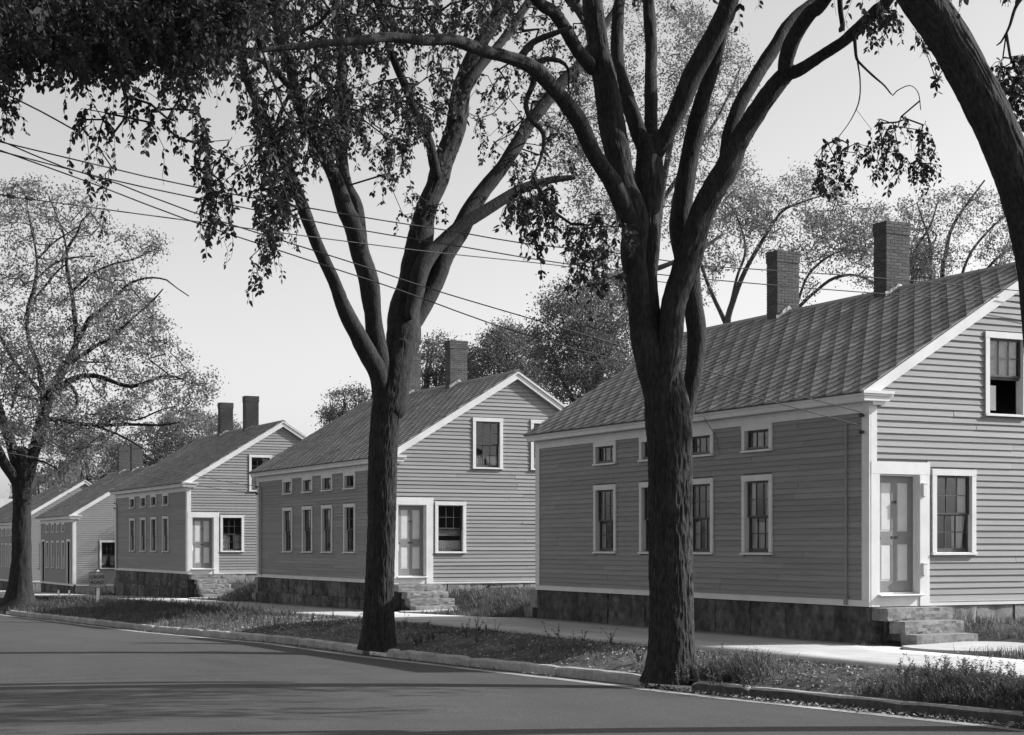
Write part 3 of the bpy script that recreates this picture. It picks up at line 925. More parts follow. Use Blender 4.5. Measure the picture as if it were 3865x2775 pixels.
def roof_tiles_flipped(ro, L, count):
    A0, A1 = -L - .14, .14
    B1 = math.hypot(HW - EAVE_X, SL * (HW - EAVE_X))
    half = DIAG / 2
    full = [(0, -half), (half * 1.03, .0), (half * .25, half * 1.0), (-half * .25, half * 1.0), (-half * 1.03, .0)]
    fm = cached('tile_full', lambda: tile_poly_mesh(full, 0))
    cells = []
    for jb in range(int(B1 / half) + 2):
        b = jb * half - .02
        for ia in range(int((A1 - A0) / DIAG) + 3):
            a = A0 + ia * DIAG + (half if jb % 2 else 0) - .1
            P = [(a + p, b + q) for p, q in full]
            C = clip_poly(P, A0, A1, -.035, B1)
            if len(C) < 3: continue
            whole = len(P) == len(C) and all(abs(p[0] - q[0]) < 1e-6 and abs(p[1] - q[1]) < 1e-6 for p, q in zip(P, C))
            cells.append((a, b, whole, C))
    cells.sort(key=lambda c: -c[0])
    st = MB(); ax_ = []; ar_ = []
    for k, (a, b, whole, C) in enumerate(cells):
        if k < count:
            me = fm if whole else tile_poly_mesh([(p - a, q - b) for p, q in C], 0)
            link('shingle', me, ro, (a, b, random.uniform(-.001, .002)),
                 (random.uniform(-.008, .008), random.uniform(-.008, .008), random.uniform(-.012, .012)))
        else:
            n = len(C); rr_ = random.random(); ax_ += [(p - a) / half for p, q in C] * 2; ar_ += [rr_] * (2 * n); o = random.uniform(-.001, .003); tx = random.uniform(-.01, .01)
            st.add([(p, q, .015 - .013 * ((q - b) / half) + o + tx * (p - a)) for p, q in C] + [(p, q, -.004) for p, q in C],
                   [tuple(range(n))] + [(i, i + n, (i + 1) % n + n, (i + 1) % n) for i in range(n)])
    if st.v:
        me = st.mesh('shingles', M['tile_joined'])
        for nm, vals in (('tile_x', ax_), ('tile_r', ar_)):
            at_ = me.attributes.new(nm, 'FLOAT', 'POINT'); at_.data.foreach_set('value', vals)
        link('shingles', me, ro, kind='stuff')

HOUSES = [
    house(0, 'nearest and largest clapboard house, on the right, door beside three rough granite steps', 2),
    house(1, 'clapboard house behind the middle tree, second from the right, screen in its lower gable window', 2),
    house(2, 'third clapboard house from the right, pale half curtains in the window beside its door', 1),
    house(3, 'low clapboard house behind the cross road sign, with two doors in its long wall', 0),
    house(4, 'clapboard house partly hidden by the trunk of the leftmost elm', 0),
    house(5, 'farthest clapboard house at the left edge, mostly hidden behind the leftmost elm', 0)]

# extras on the near houses: conduits, insulators, meter boxes, a vent
def rod(m, p0, p1, r, n=8):
    a = Vector(p0); b = Vector(p1); d = (b - a).normalized()
    u = d.orthogonal().normalized(); v = d.cross(u)
    m.prism([(r * math.cos(2 * math.pi * i / n), r * math.sin(2 * math.pi * i / n)) for i in range(n)], p0, p1, u, v)
def conduit(h, y, ztop, boxz=True):
    m = MB(); rod(m, (-.035, y, .06), (-.035, y, ztop), .018)
    if boxz: m.box((-.075, y - .04, .02), (-.0185, y + .03, .17))
    link('conduit', m.mesh('conduit', M['pipe']), h)
def insulator(h, y, z):
    m = MB()
    for r, a, b in ((.012, .0, .10), (.035, .03, .055), (.04, .065, .09)):
        rod(m, (-.024 - a, y, z), (-.024 - b, y, z), r)
    link('insulator', m.mesh('insulator', M['iron']), h)
conduit(HOUSES[0], .62, 3.30)
insulator(HOUSES[0], .12, 3.42); insulator(HOUSES[0], .12, 3.12)
conduit(HOUSES[1], 12.30, 3.25, False); insulator(HOUSES[1], 12.7, 3.30); insulator(HOUSES[1], 12.7, 3.05)
conduit(HOUSES[2], 12.35, 3.2, False); insulator(HOUSES[2], 12.72, 3.25); insulator(HOUSES[2], 12.72, 3.0)
for z0, z1 in ((1.99, 2.22), (.56, .77)):
    m = MB(); m.box((1.175, -.075, z0), (1.255, -.0305, z1)); m.box((1.168, -.082, z1 - .012), (1.262, -.0302, z1 + .006))
    link('meter_box', m.mesh('meter_box', M['trim']), HOUSES[0])
m = MB(); rod(m, (3.35, .0, -.03), (3.30, -.16, -.05), .05, 12); link('vent_pipe', m.mesh('vent_pipe', M['granite']), HOUSES[1])
for hi in (1, 2):                                # pale pull handles tied to the doors
    m = MB(); m.box((.245, .09, .98), (.27, .13, 1.22)); m.box((.235, .085, 1.19), (.30, .128, 1.23))
    link('door_handle', m.mesh('door_handle', M['white']), HOUSES[hi])
# drop wire down the near house front
m = MB(); rod(m, (-.285, 4.92, 3.72), (-.24, 4.92, 3.655), .006, 5); rod(m, (-.24, 4.92, 3.655), (-.045, 4.80, 3.30), .006, 5); rod(m, (-.045, 4.80, 3.30), (-.045, 4.72, 2.96), .006, 5)
link('drop_wire', m.mesh('drop_wire', M['wire']), HOUSES[0])

# a pale roofed building far down the street
fb = empty('far_building', (21, 150, zs(150.0)), 'pale low building far down the street, its grey roof beside the left elm trunk', 'building')
m = MB(); m.box((0, 0, 0), (13, 14, 5.2)); link('wall', m.mesh('wall', M['far_wall']), fb)
m = MB(); m.add([(-.5, -.5, 5.2), (13.5, -.5, 5.2), (13.5, 14.5, 5.2), (-.5, 14.5, 5.2), (3.5, 7, 8.0), (9.5, 7, 8.0)],
                [(0, 1, 5, 4), (1, 2, 5), (2, 3, 4, 5), (3, 0, 4), (3, 2, 1, 0)])
rf = link('roof', m.mesh('roof', M['far_roof']), fb)
for k in range(3):
    m = MB(); m.box((2 + 3.6 * k, -.06, 1.6), (3.1 + 3.6 * k, -.002, 3.4)); link('window', m.mesh('window', M['sash']), fb)
m = MB(); m.box((.6, 2, 5.3), (1.2, 2.6, 8.9)); m.box((.55, 1.95, 8.9), (1.25, 2.65, 9.1)); link('chimney', m.mesh('chimney', M['brick']), rf)

# ------------------------------------------------------------------ trees
def catmull(P, step):
    P = np.asarray(P, float)
    Q = np.vstack([2 * P[0] - P[1], P, 2 * P[-1] - P[-2]])
    out = []; par = []
    for i in range(len(P) - 1):
        p0, p1, p2, p3 = Q[i:i + 4]
        n = max(1, int(round(np.linalg.norm((p2 - p1)[:3]) / step)))
        t = np.linspace(0, 1, n, endpoint=False)[:, None]
        out.append(.5 * (2 * p1 + (p2 - p0) * t + (2 * p0 - 5 * p1 + 4 * p2 - p3) * t ** 2 + (3 * p1 - p0 - 3 * p2 + p3) * t ** 3))
    out.append(P[-1:])
    return np.vstack(out)

class Geo:
    def __init__(self): self.V = []; self.Q = []; self.n = 0
    def add(self, V, Q):
        self.V.append(V); self.Q.append(Q + self.n); self.n += len(V)
    def mesh(self, name, mat, smooth=True):
        return mesh_np(name, np.vstack(self.V), np.vstack(self.Q), mat, smooth)

def tube(geo, P, R, seg=10, amp=0.0, rw=.06, rl=.35, seed=0, flare=None, cap=True):
    P = np.asarray(P, float); n = len(P)
    T = np.gradient(P, axis=0); T /= np.linalg.norm(T, axis=1)[:, None] + 1e-9
    u = np.cross(T[0], [0.3, .9, .2]); u /= np.linalg.norm(u)
    th = np.linspace(0, 2 * math.pi, seg, endpoint=False)
    s = np.concatenate([[0], np.cumsum(np.linalg.norm(np.diff(P, axis=0), axis=1))])
    U = np.zeros((n, 3)); W = np.zeros((n, 3))
    for i in range(n):
        u = u - T[i] * np.dot(u, T[i]); u /= np.linalg.norm(u) + 1e-9
        U[i] = u; W[i] = np.cross(T[i], u)
    Rr = np.repeat(np.asarray(R, float)[:, None], seg, 1)
    if amp:
        per = max(6, int(round(2 * math.pi * float(np.mean(R)) / rw)))
        tx = th[None, :] / (2 * math.pi) * per + .9 * (vnoise(th[None, :] / (2 * math.pi) * 7 + 0 * s[:, None], s[:, None] * 3.0 + 0 * th[None, :], seed + 5, 7) - .5)
        sy = (s[:, None] / rl + 0 * th[None, :])
        nz = vnoise(tx, sy, seed, per); nz2 = vnoise(tx * 2, sy * 2.3, seed + 1, per * 2)
        ridge = (1 - np.abs(2 * nz - 1)) ** .7
        big = vnoise(th[None, :] / (2 * math.pi) * 5 + 0 * sy, s[:, None] * .9 + 0 * th[None, :], seed + 2, 5) - .5
        Rr = Rr + amp * (ridge * 1.3 - .8 + .5 * (nz2 - .5)) + big * Rr * .10
    if flare is not None:
        lob = .55 + .9 * vnoise(th / (2 * math.pi) * 6, np.zeros(seg) + 3.3, seed + 9, 6)
        Rr = Rr + flare[:, None] * lob[None, :]
    V = P[:, None, :] + Rr[:, :, None] * (np.cos(th)[None, :, None] * U[:, None, :] + np.sin(th)[None, :, None] * W[:, None, :])
    V = V.reshape(-1, 3)
    i = (np.arange(n - 1)[:, None] * seg + np.arange(seg)[None, :]).ravel()
    j = (np.arange(n - 1)[:, None] * seg + (np.arange(seg)[None, :] + 1) % seg).ravel()
    Q = np.stack([i, j, j + seg, i + seg], 1)
    geo.add(V, Q)

LEAF_T = None
def leaves(geo, pos, dirs, size, nrm=None, wide=.55):
    """vectorised elm leaves: two folded quads each"""
    n = len(pos)
    d = dirs / (np.linalg.norm(dirs, axis=1)[:, None] + 1e-9)
    if nrm is None: nrm = RNG.normal(size=(n, 3)); nrm[:, 2] += .5
    s = np.cross(d, nrm); s /= np.linalg.norm(s, axis=1)[:, None] + 1e-9
    nn = np.cross(s, d)
    sz = size[:, None] if hasattr(size, '__len__') else size
    w = sz * wide * .5
    base = pos; tip = pos + d * sz
    l1 = pos + d * sz * .32 + s * w + nn * w * .25; l2 = pos + d * sz * .72 + s * w * .72 + nn * w * .12
    r1 = pos + d * sz * .32 - s * w + nn * w * .25; r2 = pos + d * sz * .72 - s * w * .72 + nn * w * .12
    V = np.stack([base, l1, l2, tip, r2, r1], 1).reshape(-1, 3)
    k = np.arange(n)[:, None] * 6
    Q = np.concatenate([k + np.array([[0, 3, 2, 1]]), k + np.array([[0, 5, 4, 3]])], 0)
    geo.add(V, Q)

def attach(nodes_p, nodes_r, targets, twig, step=.5, r_end=.006, sag=.15, seg=5, rmax=.05, pull=None):
    """grow branches from limb nodes to spray roots; nodes are extended as it goes"""
    P = [np.asarray(p) for p in nodes_p]; par = [-1] * len(P); isl = len(P)
    A = np.array(P); cnt = None
    T = np.asarray(targets)
    d0 = np.min(np.linalg.norm(T[:, None, :] - A[None, :, :], axis=2), axis=1) if len(T) * len(A) < 6e6 else np.linalg.norm(T - A.mean(0), axis=1)
    order = np.argsort(d0)
    cap = len(P) + len(T) * 14 + 10
    B = np.zeros((cap, 3)); B[:len(P)] = A; nb = len(P)
    chains = []
    for ti in order:
        t = T[ti]
        dd = np.linalg.norm(B[:nb] - t, axis=1) + .25 * np.maximum(0, B[:nb, 2] - t[2] - .0) * 0
        k = int(np.argmin(dd)); L = dd[k]
        m = min(12, max(1, int(L / step)))
        a = B[k].copy(); ch = [k]
        for q in range(1, m + 1):
            f = q / m
            p = a + (t - a) * f
            if q < m: p = p + RNG.normal(size=3) * .07 * L * .35; 
            p[2] += sag * L * math.sin(f * math.pi) * .8
            B[nb] = p; par.append(ch[-1]); ch.append(nb); nb += 1
        chains.append(ch)
    w = np.zeros(nb)
    for ch in chains: w[ch[-1]] += 1
    for i in range(nb - 1, isl - 1, -1):
        if par[i] >= 0: w[par[i]] += w[i]
    rad = np.clip(r_end * np.power(np.maximum(w, 1), .48), r_end, rmax)
    for ch in chains:
        pts = B[ch]; rr = rad[ch].copy(); rr[0] = rr[1] if len(rr) > 1 else rr[0]
        if len(pts) < 2: continue
        if len(pts) > 2:
            q = catmull(np.column_stack([pts, rr]), max(.25, step * .6)); pts = q[:, :3]; rr = np.maximum(q[:, 3], r_end * .6)
        tube(twig, pts, rr, seg)
    return B[:nb]

def sprays(leafgeo, twig, roots, length, nleaf, size, droop=1.0, out_dir=None, spread=.5):
    """drooping twigs set with leaves"""
    AP = []; AD = []; AS = []
    for r in roots:
        L = length * RNG.uniform(.55, 1.35)
        h = RNG.normal(size=3); h[2] = RNG.uniform(-.2, .4) 
        if out_dir is not None: h += out_dir
        h /= np.linalg.norm(h) + 1e-9
        t = np.linspace(0, 1, 7)[:, None]; sp_ = spread * RNG.uniform(.7, 1.8); dr_ = droop * RNG.uniform(.35, 1.1)
        pts = r + h * L * sp_ * (t - .35 * t * t) + np.array([0, 0, -1.]) * L * dr_ * (t ** 1.7) + RNG.normal(size=(7, 3)) * .015
        if twig is not None: tube(twig, pts, np.linspace(.006, .0025, 7), 3)
        n = max(3, int(nleaf * RNG.uniform(.6, 1.3)))
        f = np.sort(RNG.uniform(.05, 1.0, n)) * 6
        i = np.minimum(f.astype(int), 5); fr = (f - i)[:, None]
        p = pts[i] * (1 - fr) + pts[i + 1] * fr
        tang = pts[i + 1] - pts[i]; tang /= np.linalg.norm(tang, axis=1)[:, None] + 1e-9
        side = RNG.normal(size=(n, 3)); side -= tang * np.sum(side * tang, 1)[:, None]
        side /= np.linalg.norm(side, axis=1)[:, None] + 1e-9
        d = side * .9 + tang * .5 + np.array([0, 0, -.55])
        AP.append(p + side * .012); AD.append(d); AS.append(size * RNG.uniform(.45, 1.35, n))
    leaves(leafgeo, np.vstack(AP), np.vstack(AD), np.concatenate(AS))

def a3(x, y): return (2300 + x / 1.2524, y / 1.2524)
def a2(x, y): return (1100 + x / 1.2524, y / 1.2524)
def z1(x, y): return (x / 1.2523, y / 1.2523)
def c5(x, y): return (x / 1.302, 650 + y / 1.302)
def dd(x, y): return (x * 1.70459, y * 1.70459)

def limb_path(pts, d0, d1, conv, w0=None):
    """pts: (x, y, width) in a zoomed view of the photograph; depth runs d0 -> d1"""
    out = []; n = len(pts)
    sc = {a3: 1.2524, a2: 1.2524, z1: 1.2523, c5: 1.302, dd: 1 / 1.70459}[conv]
    for i, (x, y, w) in enumerate(pts):
        d = d0 + (d1 - d0) * i / (n - 1)
        p = atd(*conv(x, y), d)
        out.append([*p, w / sc / F_ * d / 2])
    return np.array(out)

class Tree:
    def __init__(self, name, base, label, cat='tree', group=None, bark='bark'):
        self.o = empty(name, tuple(base), label, cat, group); self.base = np.asarray(base, float); self.bark = bark
        self.nodes = []; self.tg = Geo(); self.lg = Geo(); self.twg = Geo(); self.limbs = []
    def dome(self, path):
        d = path[-1, :3] - path[-2, :3]; d /= np.linalg.norm(d); r = path[-1, 3]
        e = [[*(path[-1, :3] + d * r * k), r * f] for k, f in ((.35, .93), (.65, .75), (.88, .45), (.98, .05))]
        return e
    def trunk(self, path, seg=96, step=.05, amp=.016, rw=.06, rl=.30, seed=1, flare=.22, fh=.5):
        Q = catmull(path, step); Q = np.vstack([Q, self.dome(Q)])
        s = np.concatenate([[0], np.cumsum(np.linalg.norm(np.diff(Q[:, :3], axis=0), axis=1))])
        tube(self.tg, Q[:, :3] - self.base, Q[:, 3], seg, amp, rw, rl, seed, flare * np.exp(-s / fh))
        self.nodes += list(Q[::10, :3])
    def limb(self, path, seg=36, step=.07, amp=.011, rw=.042, rl=.20, seed=2, ext=0.0, node=True, ext_up=.3):
        if ext:
            d = path[-1, :3] - path[-2, :3]; d /= np.linalg.norm(d); r = path[-1, 3]
            e1 = path[-1, :3] + (d + np.array([0, 0, ext_up])) * ext * .5; e2 = e1 + (d + np.array([0, 0, ext_up * 1.2])) * ext * .5
            path = np.vstack([path, [*e1, r * .7], [*e2, r * .35]])
        Q = catmull(path, step)
        if len(Q) > 6 and Q[0, 3] > .02:
            sl_ = np.arange(len(Q)) * step; wob = np.stack([vnoise(sl_ * 1.4, sl_ * 0 + 7 * k, seed * 3 + k) - .5 for k in range(3)], 1)
            Q[:, :3] += wob * np.minimum(.55 * Q[:, 3:4], .08); Q[:, 3] *= 1 + .16 * (vnoise(sl_ * 1.9, sl_ * 0, seed + 44) - .5)
        if Q[0, 3] > .02:
            dv = Q[0, :3] - Q[1, :3]; dv /= np.linalg.norm(dv); r0 = Q[0, 3]
            Q = np.vstack([[[*(Q[0, :3] + dv * r0 * k), r0 * f] for k, f in ((.98, .05), (.88, .45), (.65, .75), (.35, .93))], Q])
        if not ext and Q[-1, 3] > .02: Q = np.vstack([Q, self.dome(Q)])
        g = Geo(); tube(g, Q[:, :3] - self.base, np.maximum(Q[:, 3], .006), seg, amp, rw, rl, seed)
        self.limbs.append(g)
        if node: self.nodes += list(Q[::4, :3])
        return Q
    def finish(self, leafmat='leaf'):
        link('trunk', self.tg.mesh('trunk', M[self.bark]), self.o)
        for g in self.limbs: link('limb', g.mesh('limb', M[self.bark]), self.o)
        if self.twg.n:
            self.twg.V = [v - self.base for v in self.twg.V]
            link('twigs', self.twg.mesh('twigs', M[self.bark]), self.o, kind='stuff')
        if self.lg.n:
            self.lg.V = [v - self.base for v in self.lg.V]
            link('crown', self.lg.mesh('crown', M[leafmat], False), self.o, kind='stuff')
    def cloud(self, roots, sigma, nleaf, size, thr=.44, **kw):
        k = .55 / max(.3, sigma)                 # clumps and gaps
        f = .5 * vnoise(roots[:, 0] * k + roots[:, 2] * .7 * k, roots[:, 1] * k - roots[:, 2] * .7 * k, 91) + .5 * vnoise(roots[:, 2] * 1.3 * k + 9, (roots[:, 0] - roots[:, 1]) * .8 * k, 92)
        roots = roots[f > thr]
        attach(self.nodes, None, roots, self.twg, **kw)
        n = len(roots) * nleaf
        p = np.repeat(roots, nleaf, 0) + RNG.normal(size=(n, 3)) * np.array([1, 1, .8]) * sigma * np.repeat(RNG.uniform(.5, 1.3, len(roots)), nleaf)[:, None]
        d = RNG.normal(size=(n, 3)); d[:, 2] -= .5
        leaves(self.lg, p, d, size * RNG.uniform(.6, 1.25, n), wide=.62)
    def foliage(self, roots, length, nleaf, size, droop=1.0, spread=.5, **kw):
        attach(self.nodes, None, roots, self.twg, **kw)
        sprays(self.lg, self.twg, roots, length, nleaf, size, droop, None, spread)

def region(poly, n, d0, d1, conv=dd):
    """n points spread through the air seen inside a polygon between two depths"""
    P = np.array([conv(*p) for p in poly]); lo = P.min(0); hi = P.max(0); out = []
    while len(out) < n:
        q = RNG.uniform(lo, hi); c = False; j = len(P) - 1
        for i in range(len(P)):
            if (P[i][1] > q[1]) != (P[j][1] > q[1]) and q[0] < (P[j][0] - P[i][0]) * (q[1] - P[i][1]) / (P[j][1] - P[i][1]) + P[i][0]: c = not c
            j = i
        if c: out.append(atd(q[0], q[1], RNG.uniform(d0, d1)))
    return np.array(out)

# ---- tree A: the big elm in front of the nearest house
dA = 25.6
TA = Tree('elm_tree', atd(2529, 2560, dA), 'big dark elm in front of the nearest house, many limbs fanning from its trunk', 'tree', 'street elms along the kerb')
TA.trunk(limb_path([(1484, 1512, 118), (1486, 1470, 102), (1487, 1400, 96), (1486, 1250, 95), (1485, 1100, 95), (1483, 980, 97), (1478, 905, 98), (1475, 862, 84), (1478, 815, 62), (1484, 770, 42), (1490, 735, 26)], dA, dA, dd),
         seg=230, step=.025, amp=.024, rw=.036, rl=.20, seed=3, flare=.05, fh=.30)
L1 = TA.limb(limb_path([(1600, 1060, 90), (1530, 900, 88), (1440, 740, 80), (1370, 600, 76), (1300, 500, 74), (1220, 400, 72), (1140, 320, 66), (1040, 275, 60), (930, 240, 54), (850, 215, 54), (740, 190, 50), (620, 190, 46), (450, 172, 44), (330, 190, 40), (150, 205, 34), (-60, 230, 28), (-300, 250, 20), (-560, 300, 12)], dA, 20.0, a2), 36, .08, .010, seed=5)
TA.limb(np.vstack([limb_path([(1462, 900, 70), (1440, 800, 66), (1428, 740, 58), (1418, 660, 56), (1411, 609, 57), (1403, 550, 60)], dA, dA + .1, dd), limb_path([(1620, 1020, 128), (1570, 880, 122), (1540, 740, 118), (1510, 600, 112), (1480, 400, 108), (1450, 250, 102), (1432, 100, 98), (1420, -20, 92)], dA + .1, dA + .3, a2)]), 80, .04, .018, seed=6, ext=3.5)
TA.limb(limb_path([(1425, 330, 70), (1370, 250, 66), (1310, 150, 62), (1240, 60, 58), (1150, -20, 52)], dA + .2, dA - 1.5, a2), 28, seed=7, ext=3)
TA.limb(limb_path([(1435, 180, 60), (1400, 100, 52), (1350, 40, 46), (1300, -20, 42)], dA + .2, dA + 1.5, a2), 24, seed=8, ext=2.5)
TA.limb(limb_path([(210, 1640, 80), (190, 1420, 90), (175, 1260, 100), (180, 1100, 118), (185, 950, 126), (188, 800, 130), (190, 690, 128)], dA + .1, dA + .5, a3), 80, .04, .018, seed=9)
TA.limb(limb_path([(180, 720, 80), (130, 610, 78), (85, 480, 70), (50, 350, 66), (38, 200, 62), (45, 60, 56), (60, -30, 52)], dA + .4, dA + 1.2, a3), 30, seed=10, ext=3)
TA.limb(limb_path([(195, 700, 70), (200, 560, 62), (200, 380, 60), (190, 180, 57), (178, -20, 52)], dA + .5, dA + 1.6, a3), 30, seed=11, ext=3)
TA.limb(limb_path([(205, 720, 90), (260, 635, 88), (330, 500, 86), (400, 350, 88), (470, 220, 90), (530, 100, 92), (570, -20, 88)], dA + .4, dA + .2, a3), 36, .08, .010, seed=12, ext=3)
R = TA.limb(np.vstack([limb_path([(1476, 870, 48), (1484, 764, 54), (1494, 690, 56), (1502, 656, 58), (1520, 585, 60), (1543, 515, 58), (1582, 421, 54)], dA - .1, dA + .1, dd), limb_path([(563, 780, 104), (620, 650, 98), (700, 520, 92), (780, 410, 86), (845, 330, 78)], dA + .1, dA + .1, a3)]), 80, .04, .018, seed=14)
TA.limb(limb_path([(820, 370, 72), (832, 270, 74), (875, 160, 72), (945, 60, 70), (1030, -30, 66)], dA + .1, dA - .8, a3), 30, seed=15, ext=3.5)
R2 = TA.limb(limb_path([(825, 355, 60), (900, 335, 58), (1000, 275, 56), (1100, 205, 56), (1180, 130, 58), (1260, 50, 56), (1330, -30, 52)], dA + .1, dA - 1.2, a3), 30, seed=16, ext=3.5)
TA.limb(limb_path([(545, 790, 60), (570, 640, 66), (620, 490, 64), (700, 350, 62), (780, 230, 58), (830, 130, 54), (900, 60, 50), (985, 0, 44), (1030, -40, 40)], dA + .35, dA + 1.5, a3), 30, seed=17, ext=2.5)
TA.limb(limb_path([(1512, 960, 26), (1524, 910, 32), (1534, 860, 34), (1540, 810, 36), (1543, 740, 40), (1540, 680, 42), (1528, 600, 50), (1512, 520, 50), (1510, 470, 50), (1518, 400, 46), (1533, 310, 40), (1550, 230, 36), (1570, 165, 32), (1588, 110, 28), (1604, 40, 24), (1614, -30, 20)], dA + .7, dA + .9, dd), 32, .07, .012, seed=18)
H1 = TA.limb(limb_path([(1155, 150, 20), (1160, 200, 17), (1168, 275, 14), (1190, 305, 11), (1250, 362, 10), (1300, 405, 8), (1340, 452, 6), (1360, 430, 5), (1420, 405, 4), (1460, 440, 3.5), (1472, 520, 3)], dA - .8, dA - 1.0, a3), 10, .06, .002, seed=20)
TA.limb(limb_path([(1172, 285, 9), (1185, 380, 7), (1180, 480, 6), (1140, 570, 4.5), (1090, 640, 3.5), (1040, 710, 3)], dA - .8, dA - .6, a3), 8, .06, .002, seed=21)
TA.limb(limb_path([(1085, -20, 26), (1090, 60, 24), (1100, 140, 20), (1085, 152, 10)], dA - .6, dA - .6, a3), 10, .06, .003, seed=22, node=False)
TA.limb(limb_path([(1090, 270, 40), (1140, 205, 32), (1240, 160, 26), (1320, 130, 16)], 24.0, 24.2, a2), 16, .08, .004, seed=23)
TA.limb(limb_path([(1140, 330, 34), (1140, 400, 30), (1110, 480, 26), (1130, 560, 24), (1190, 630, 20), (1180, 740, 14), (1130, 860, 8)], 24.2, 23.6, a2), 16, .08, .004, seed=24)
TA.limb(limb_path([(1150, 300, 30), (1200, 280, 24), (1270, 290, 20), (1310, 330, 14), (1310, 420, 8)], 24.2, 24.6, a2), 14, .08, .004, seed=25)
# foliage of tree A: hanging over the street at the upper left, by the trunk, and the spray in front of the sky at right
TA.foliage(np.vstack([
    region([(-60, -60), (600, -60), (560, 20), (480, 70), (380, 55), (300, 60), (200, 40), (120, 30), (60, 50), (-60, 60)], 560, 18, 25),
    region([(330, -60), (620, -60), (560, 60), (420, 90), (340, 70)], 130, 18, 25),
    region([(-60, 60), (60, 60), (40, 120), (0, 150), (-60, 150)], 34, 18, 22),
    region([(110, 60), (300, 60), (290, 120), (200, 140), (130, 110)], 48, 18, 22),
    region([(320, 70), (470, 70), (460, 120), (340, 120)], 40, 18, 22),
    region([(-60, 0), (480, 0), (470, 110), (300, 100), (180, 120), (60, 100), (-60, 130)], 230, 18, 25),
    ]), .72, 44, .078, 1.0, .55, step=.6, r_end=.005, sag=.1, seg=4, rmax=.05)
strings = []
for (x, y0, y1, n) in ((225, 250, 430, 12), (18, 210, 275, 6), (190, 230, 300, 6), (330, 230, 300, 5), (445, 260, 500, 16), (475, 300, 520, 16), (505, 310, 520, 12), (570, 330, 640, 18), (600, 280, 560, 26), (640, 250, 500, 22), (440, 220, 420, 8), (380, 220, 350, 6), (290, 200, 270, 5)):
    for k in range(n):
        strings.append(atd(*dd(x + RNG.normal() * 13, y0 + (y1 - y0) * k / n), RNG.uniform(19.5, 21)))
TA.foliage(np.array(strings), .48, 19, .078, 1.0, .25, step=.4, r_end=.004, sag=.02, seg=4, rmax=.015)
TA.foliage(np.vstack([region([(1130, 390), (1230, 380), (1250, 470), (1180, 520), (1135, 480)], 42, 22.5, 24),
                      region([(1240, 480), (1380, 450), (1400, 620), (1290, 640), (1250, 560)], 36, 22.5, 24.5)]), .6, 22, .09, 1.0, .35, step=.4, r_end=.004, seg=4, rmax=.02)
TA.foliage(np.vstack([region([(960, 650), (1080, 640), (1200, 640), (1280, 520), (1400, 520), (1410, 680), (1400, 820), (1180, 880), (980, 900), (950, 760)], 70, 24, 25.2, a3),
                      region([(1420, 560), (1480, 560), (1530, 720), (1530, 860), (1450, 860)], 26, 24, 25.2, a3)]), .42, 15, .075, .9, .35, step=.3, r_end=.0035, sag=.03, seg=4, rmax=.012)
TA.foliage(region([(1220, 60), (1330, 10), (1400, 60), (1330, 110), (1240, 180)], 22, 23, 24.4, a3), .4, 16, .08, 1, .4, step=.4, r_end=.004, seg=4)
# canopy above the frame
TA.foliage(np.vstack([region([(900, -60), (2100, -60), (2200, -420), (1000, -450)], 190, 21, 30), region([(1350, -90), (2080, -90), (2080, -520), (1350, -520)], 260, 21, 25.5), region([(-200, -60), (900, -60), (900, -380), (-200, -300)], 200, 17, 26)]), .9, 24, .10, .9, .5, step=.9, r_end=.005, seg=4)
TA.finish()

# ---- tree B: the elm in front of the second house
dB = 33.4
TB = Tree('elm_tree', atd(1428, 2440, dB), 'tall elm before the second house, trunk forking low into a wide vase', 'tree', 'street elms along the kerb')
TB.trunk(limb_path([(836, 1440, 78), (838, 1400, 70), (840, 1310, 64), (844, 1170, 62), (847, 1030, 62), (853, 940, 64), (859, 900, 68), (867, 862, 64), (878, 825, 50), (887, 790, 36), (893, 760, 22)], dB, dB, dd),
         seg=180, step=.035, amp=.023, rw=.038, rl=.22, seed=31, flare=.045, fh=.35)
TB.limb(limb_path([(852, 900, 44), (838, 830, 46), (820, 790, 44), (808, 765, 42), (793, 735, 38), (770, 690, 33), (742, 630, 31), (712, 565, 29), (692, 515, 28), (678, 470, 27), (659, 418, 26), (630, 350, 24), (604, 298, 23), (575, 238, 22), (552, 187, 21), (538, 140, 20), (534, 105, 20), (545, 70, 19), (572, 20, 18), (580, -20, 17)], dB, dB - 3.5, dd), 28, .09, .010, seed=32, ext=3)
TB.limb(limb_path([(858, 870, 46), (838, 800, 44), (829, 750, 40), (823, 680, 40), (817, 618, 42), (800, 560, 42), (785, 505, 40), (767, 468, 38), (748, 422, 34), (730, 375, 30), (706, 328, 27), (687, 281, 26), (664, 234, 25), (650, 190, 25), (640, 140, 24), (620, 95, 23), (612, 40, 22), (606, -20, 20)], dB, dB - 2.0, dd), 32, .08, .011, seed=33, ext=3)
TB.limb(limb_path([(800, 560, 32), (792, 500, 30), (785, 445, 29), (767, 402, 28), (757, 350, 27), (757, 280, 26), (755, 210, 25), (758, 160, 22), (750, 60, 18), (745, -20, 16)], dB, dB + 1.2, dd), 24, seed=34, ext=2.5)
TB.limb(limb_path([(868, 900, 64), (884, 800, 72), (893, 760, 74), (898, 700, 70), (909, 650, 64), (917, 585, 58), (931, 525, 54), (945, 462, 48), (961, 410, 45), (974, 375, 44), (990, 340, 42), (1008, 290, 42), (1016, 240, 42), (1024, 190, 40), (1043, 132, 36), (1066, 84, 34), (1095, 38, 34), (1120, -20, 32)], dB, dB + 2.5, dd), 80, .04, .018, seed=35, ext=3.5)
TB.limb(limb_path([(968, 385, 24), (945, 305, 20), (921, 240, 18), (897, 187, 17), (872, 130, 16), (856, 84, 15), (840, 20, 13), (825, -20, 12)], dB + .9, dB + .2, dd), 16, seed=36, ext=2)
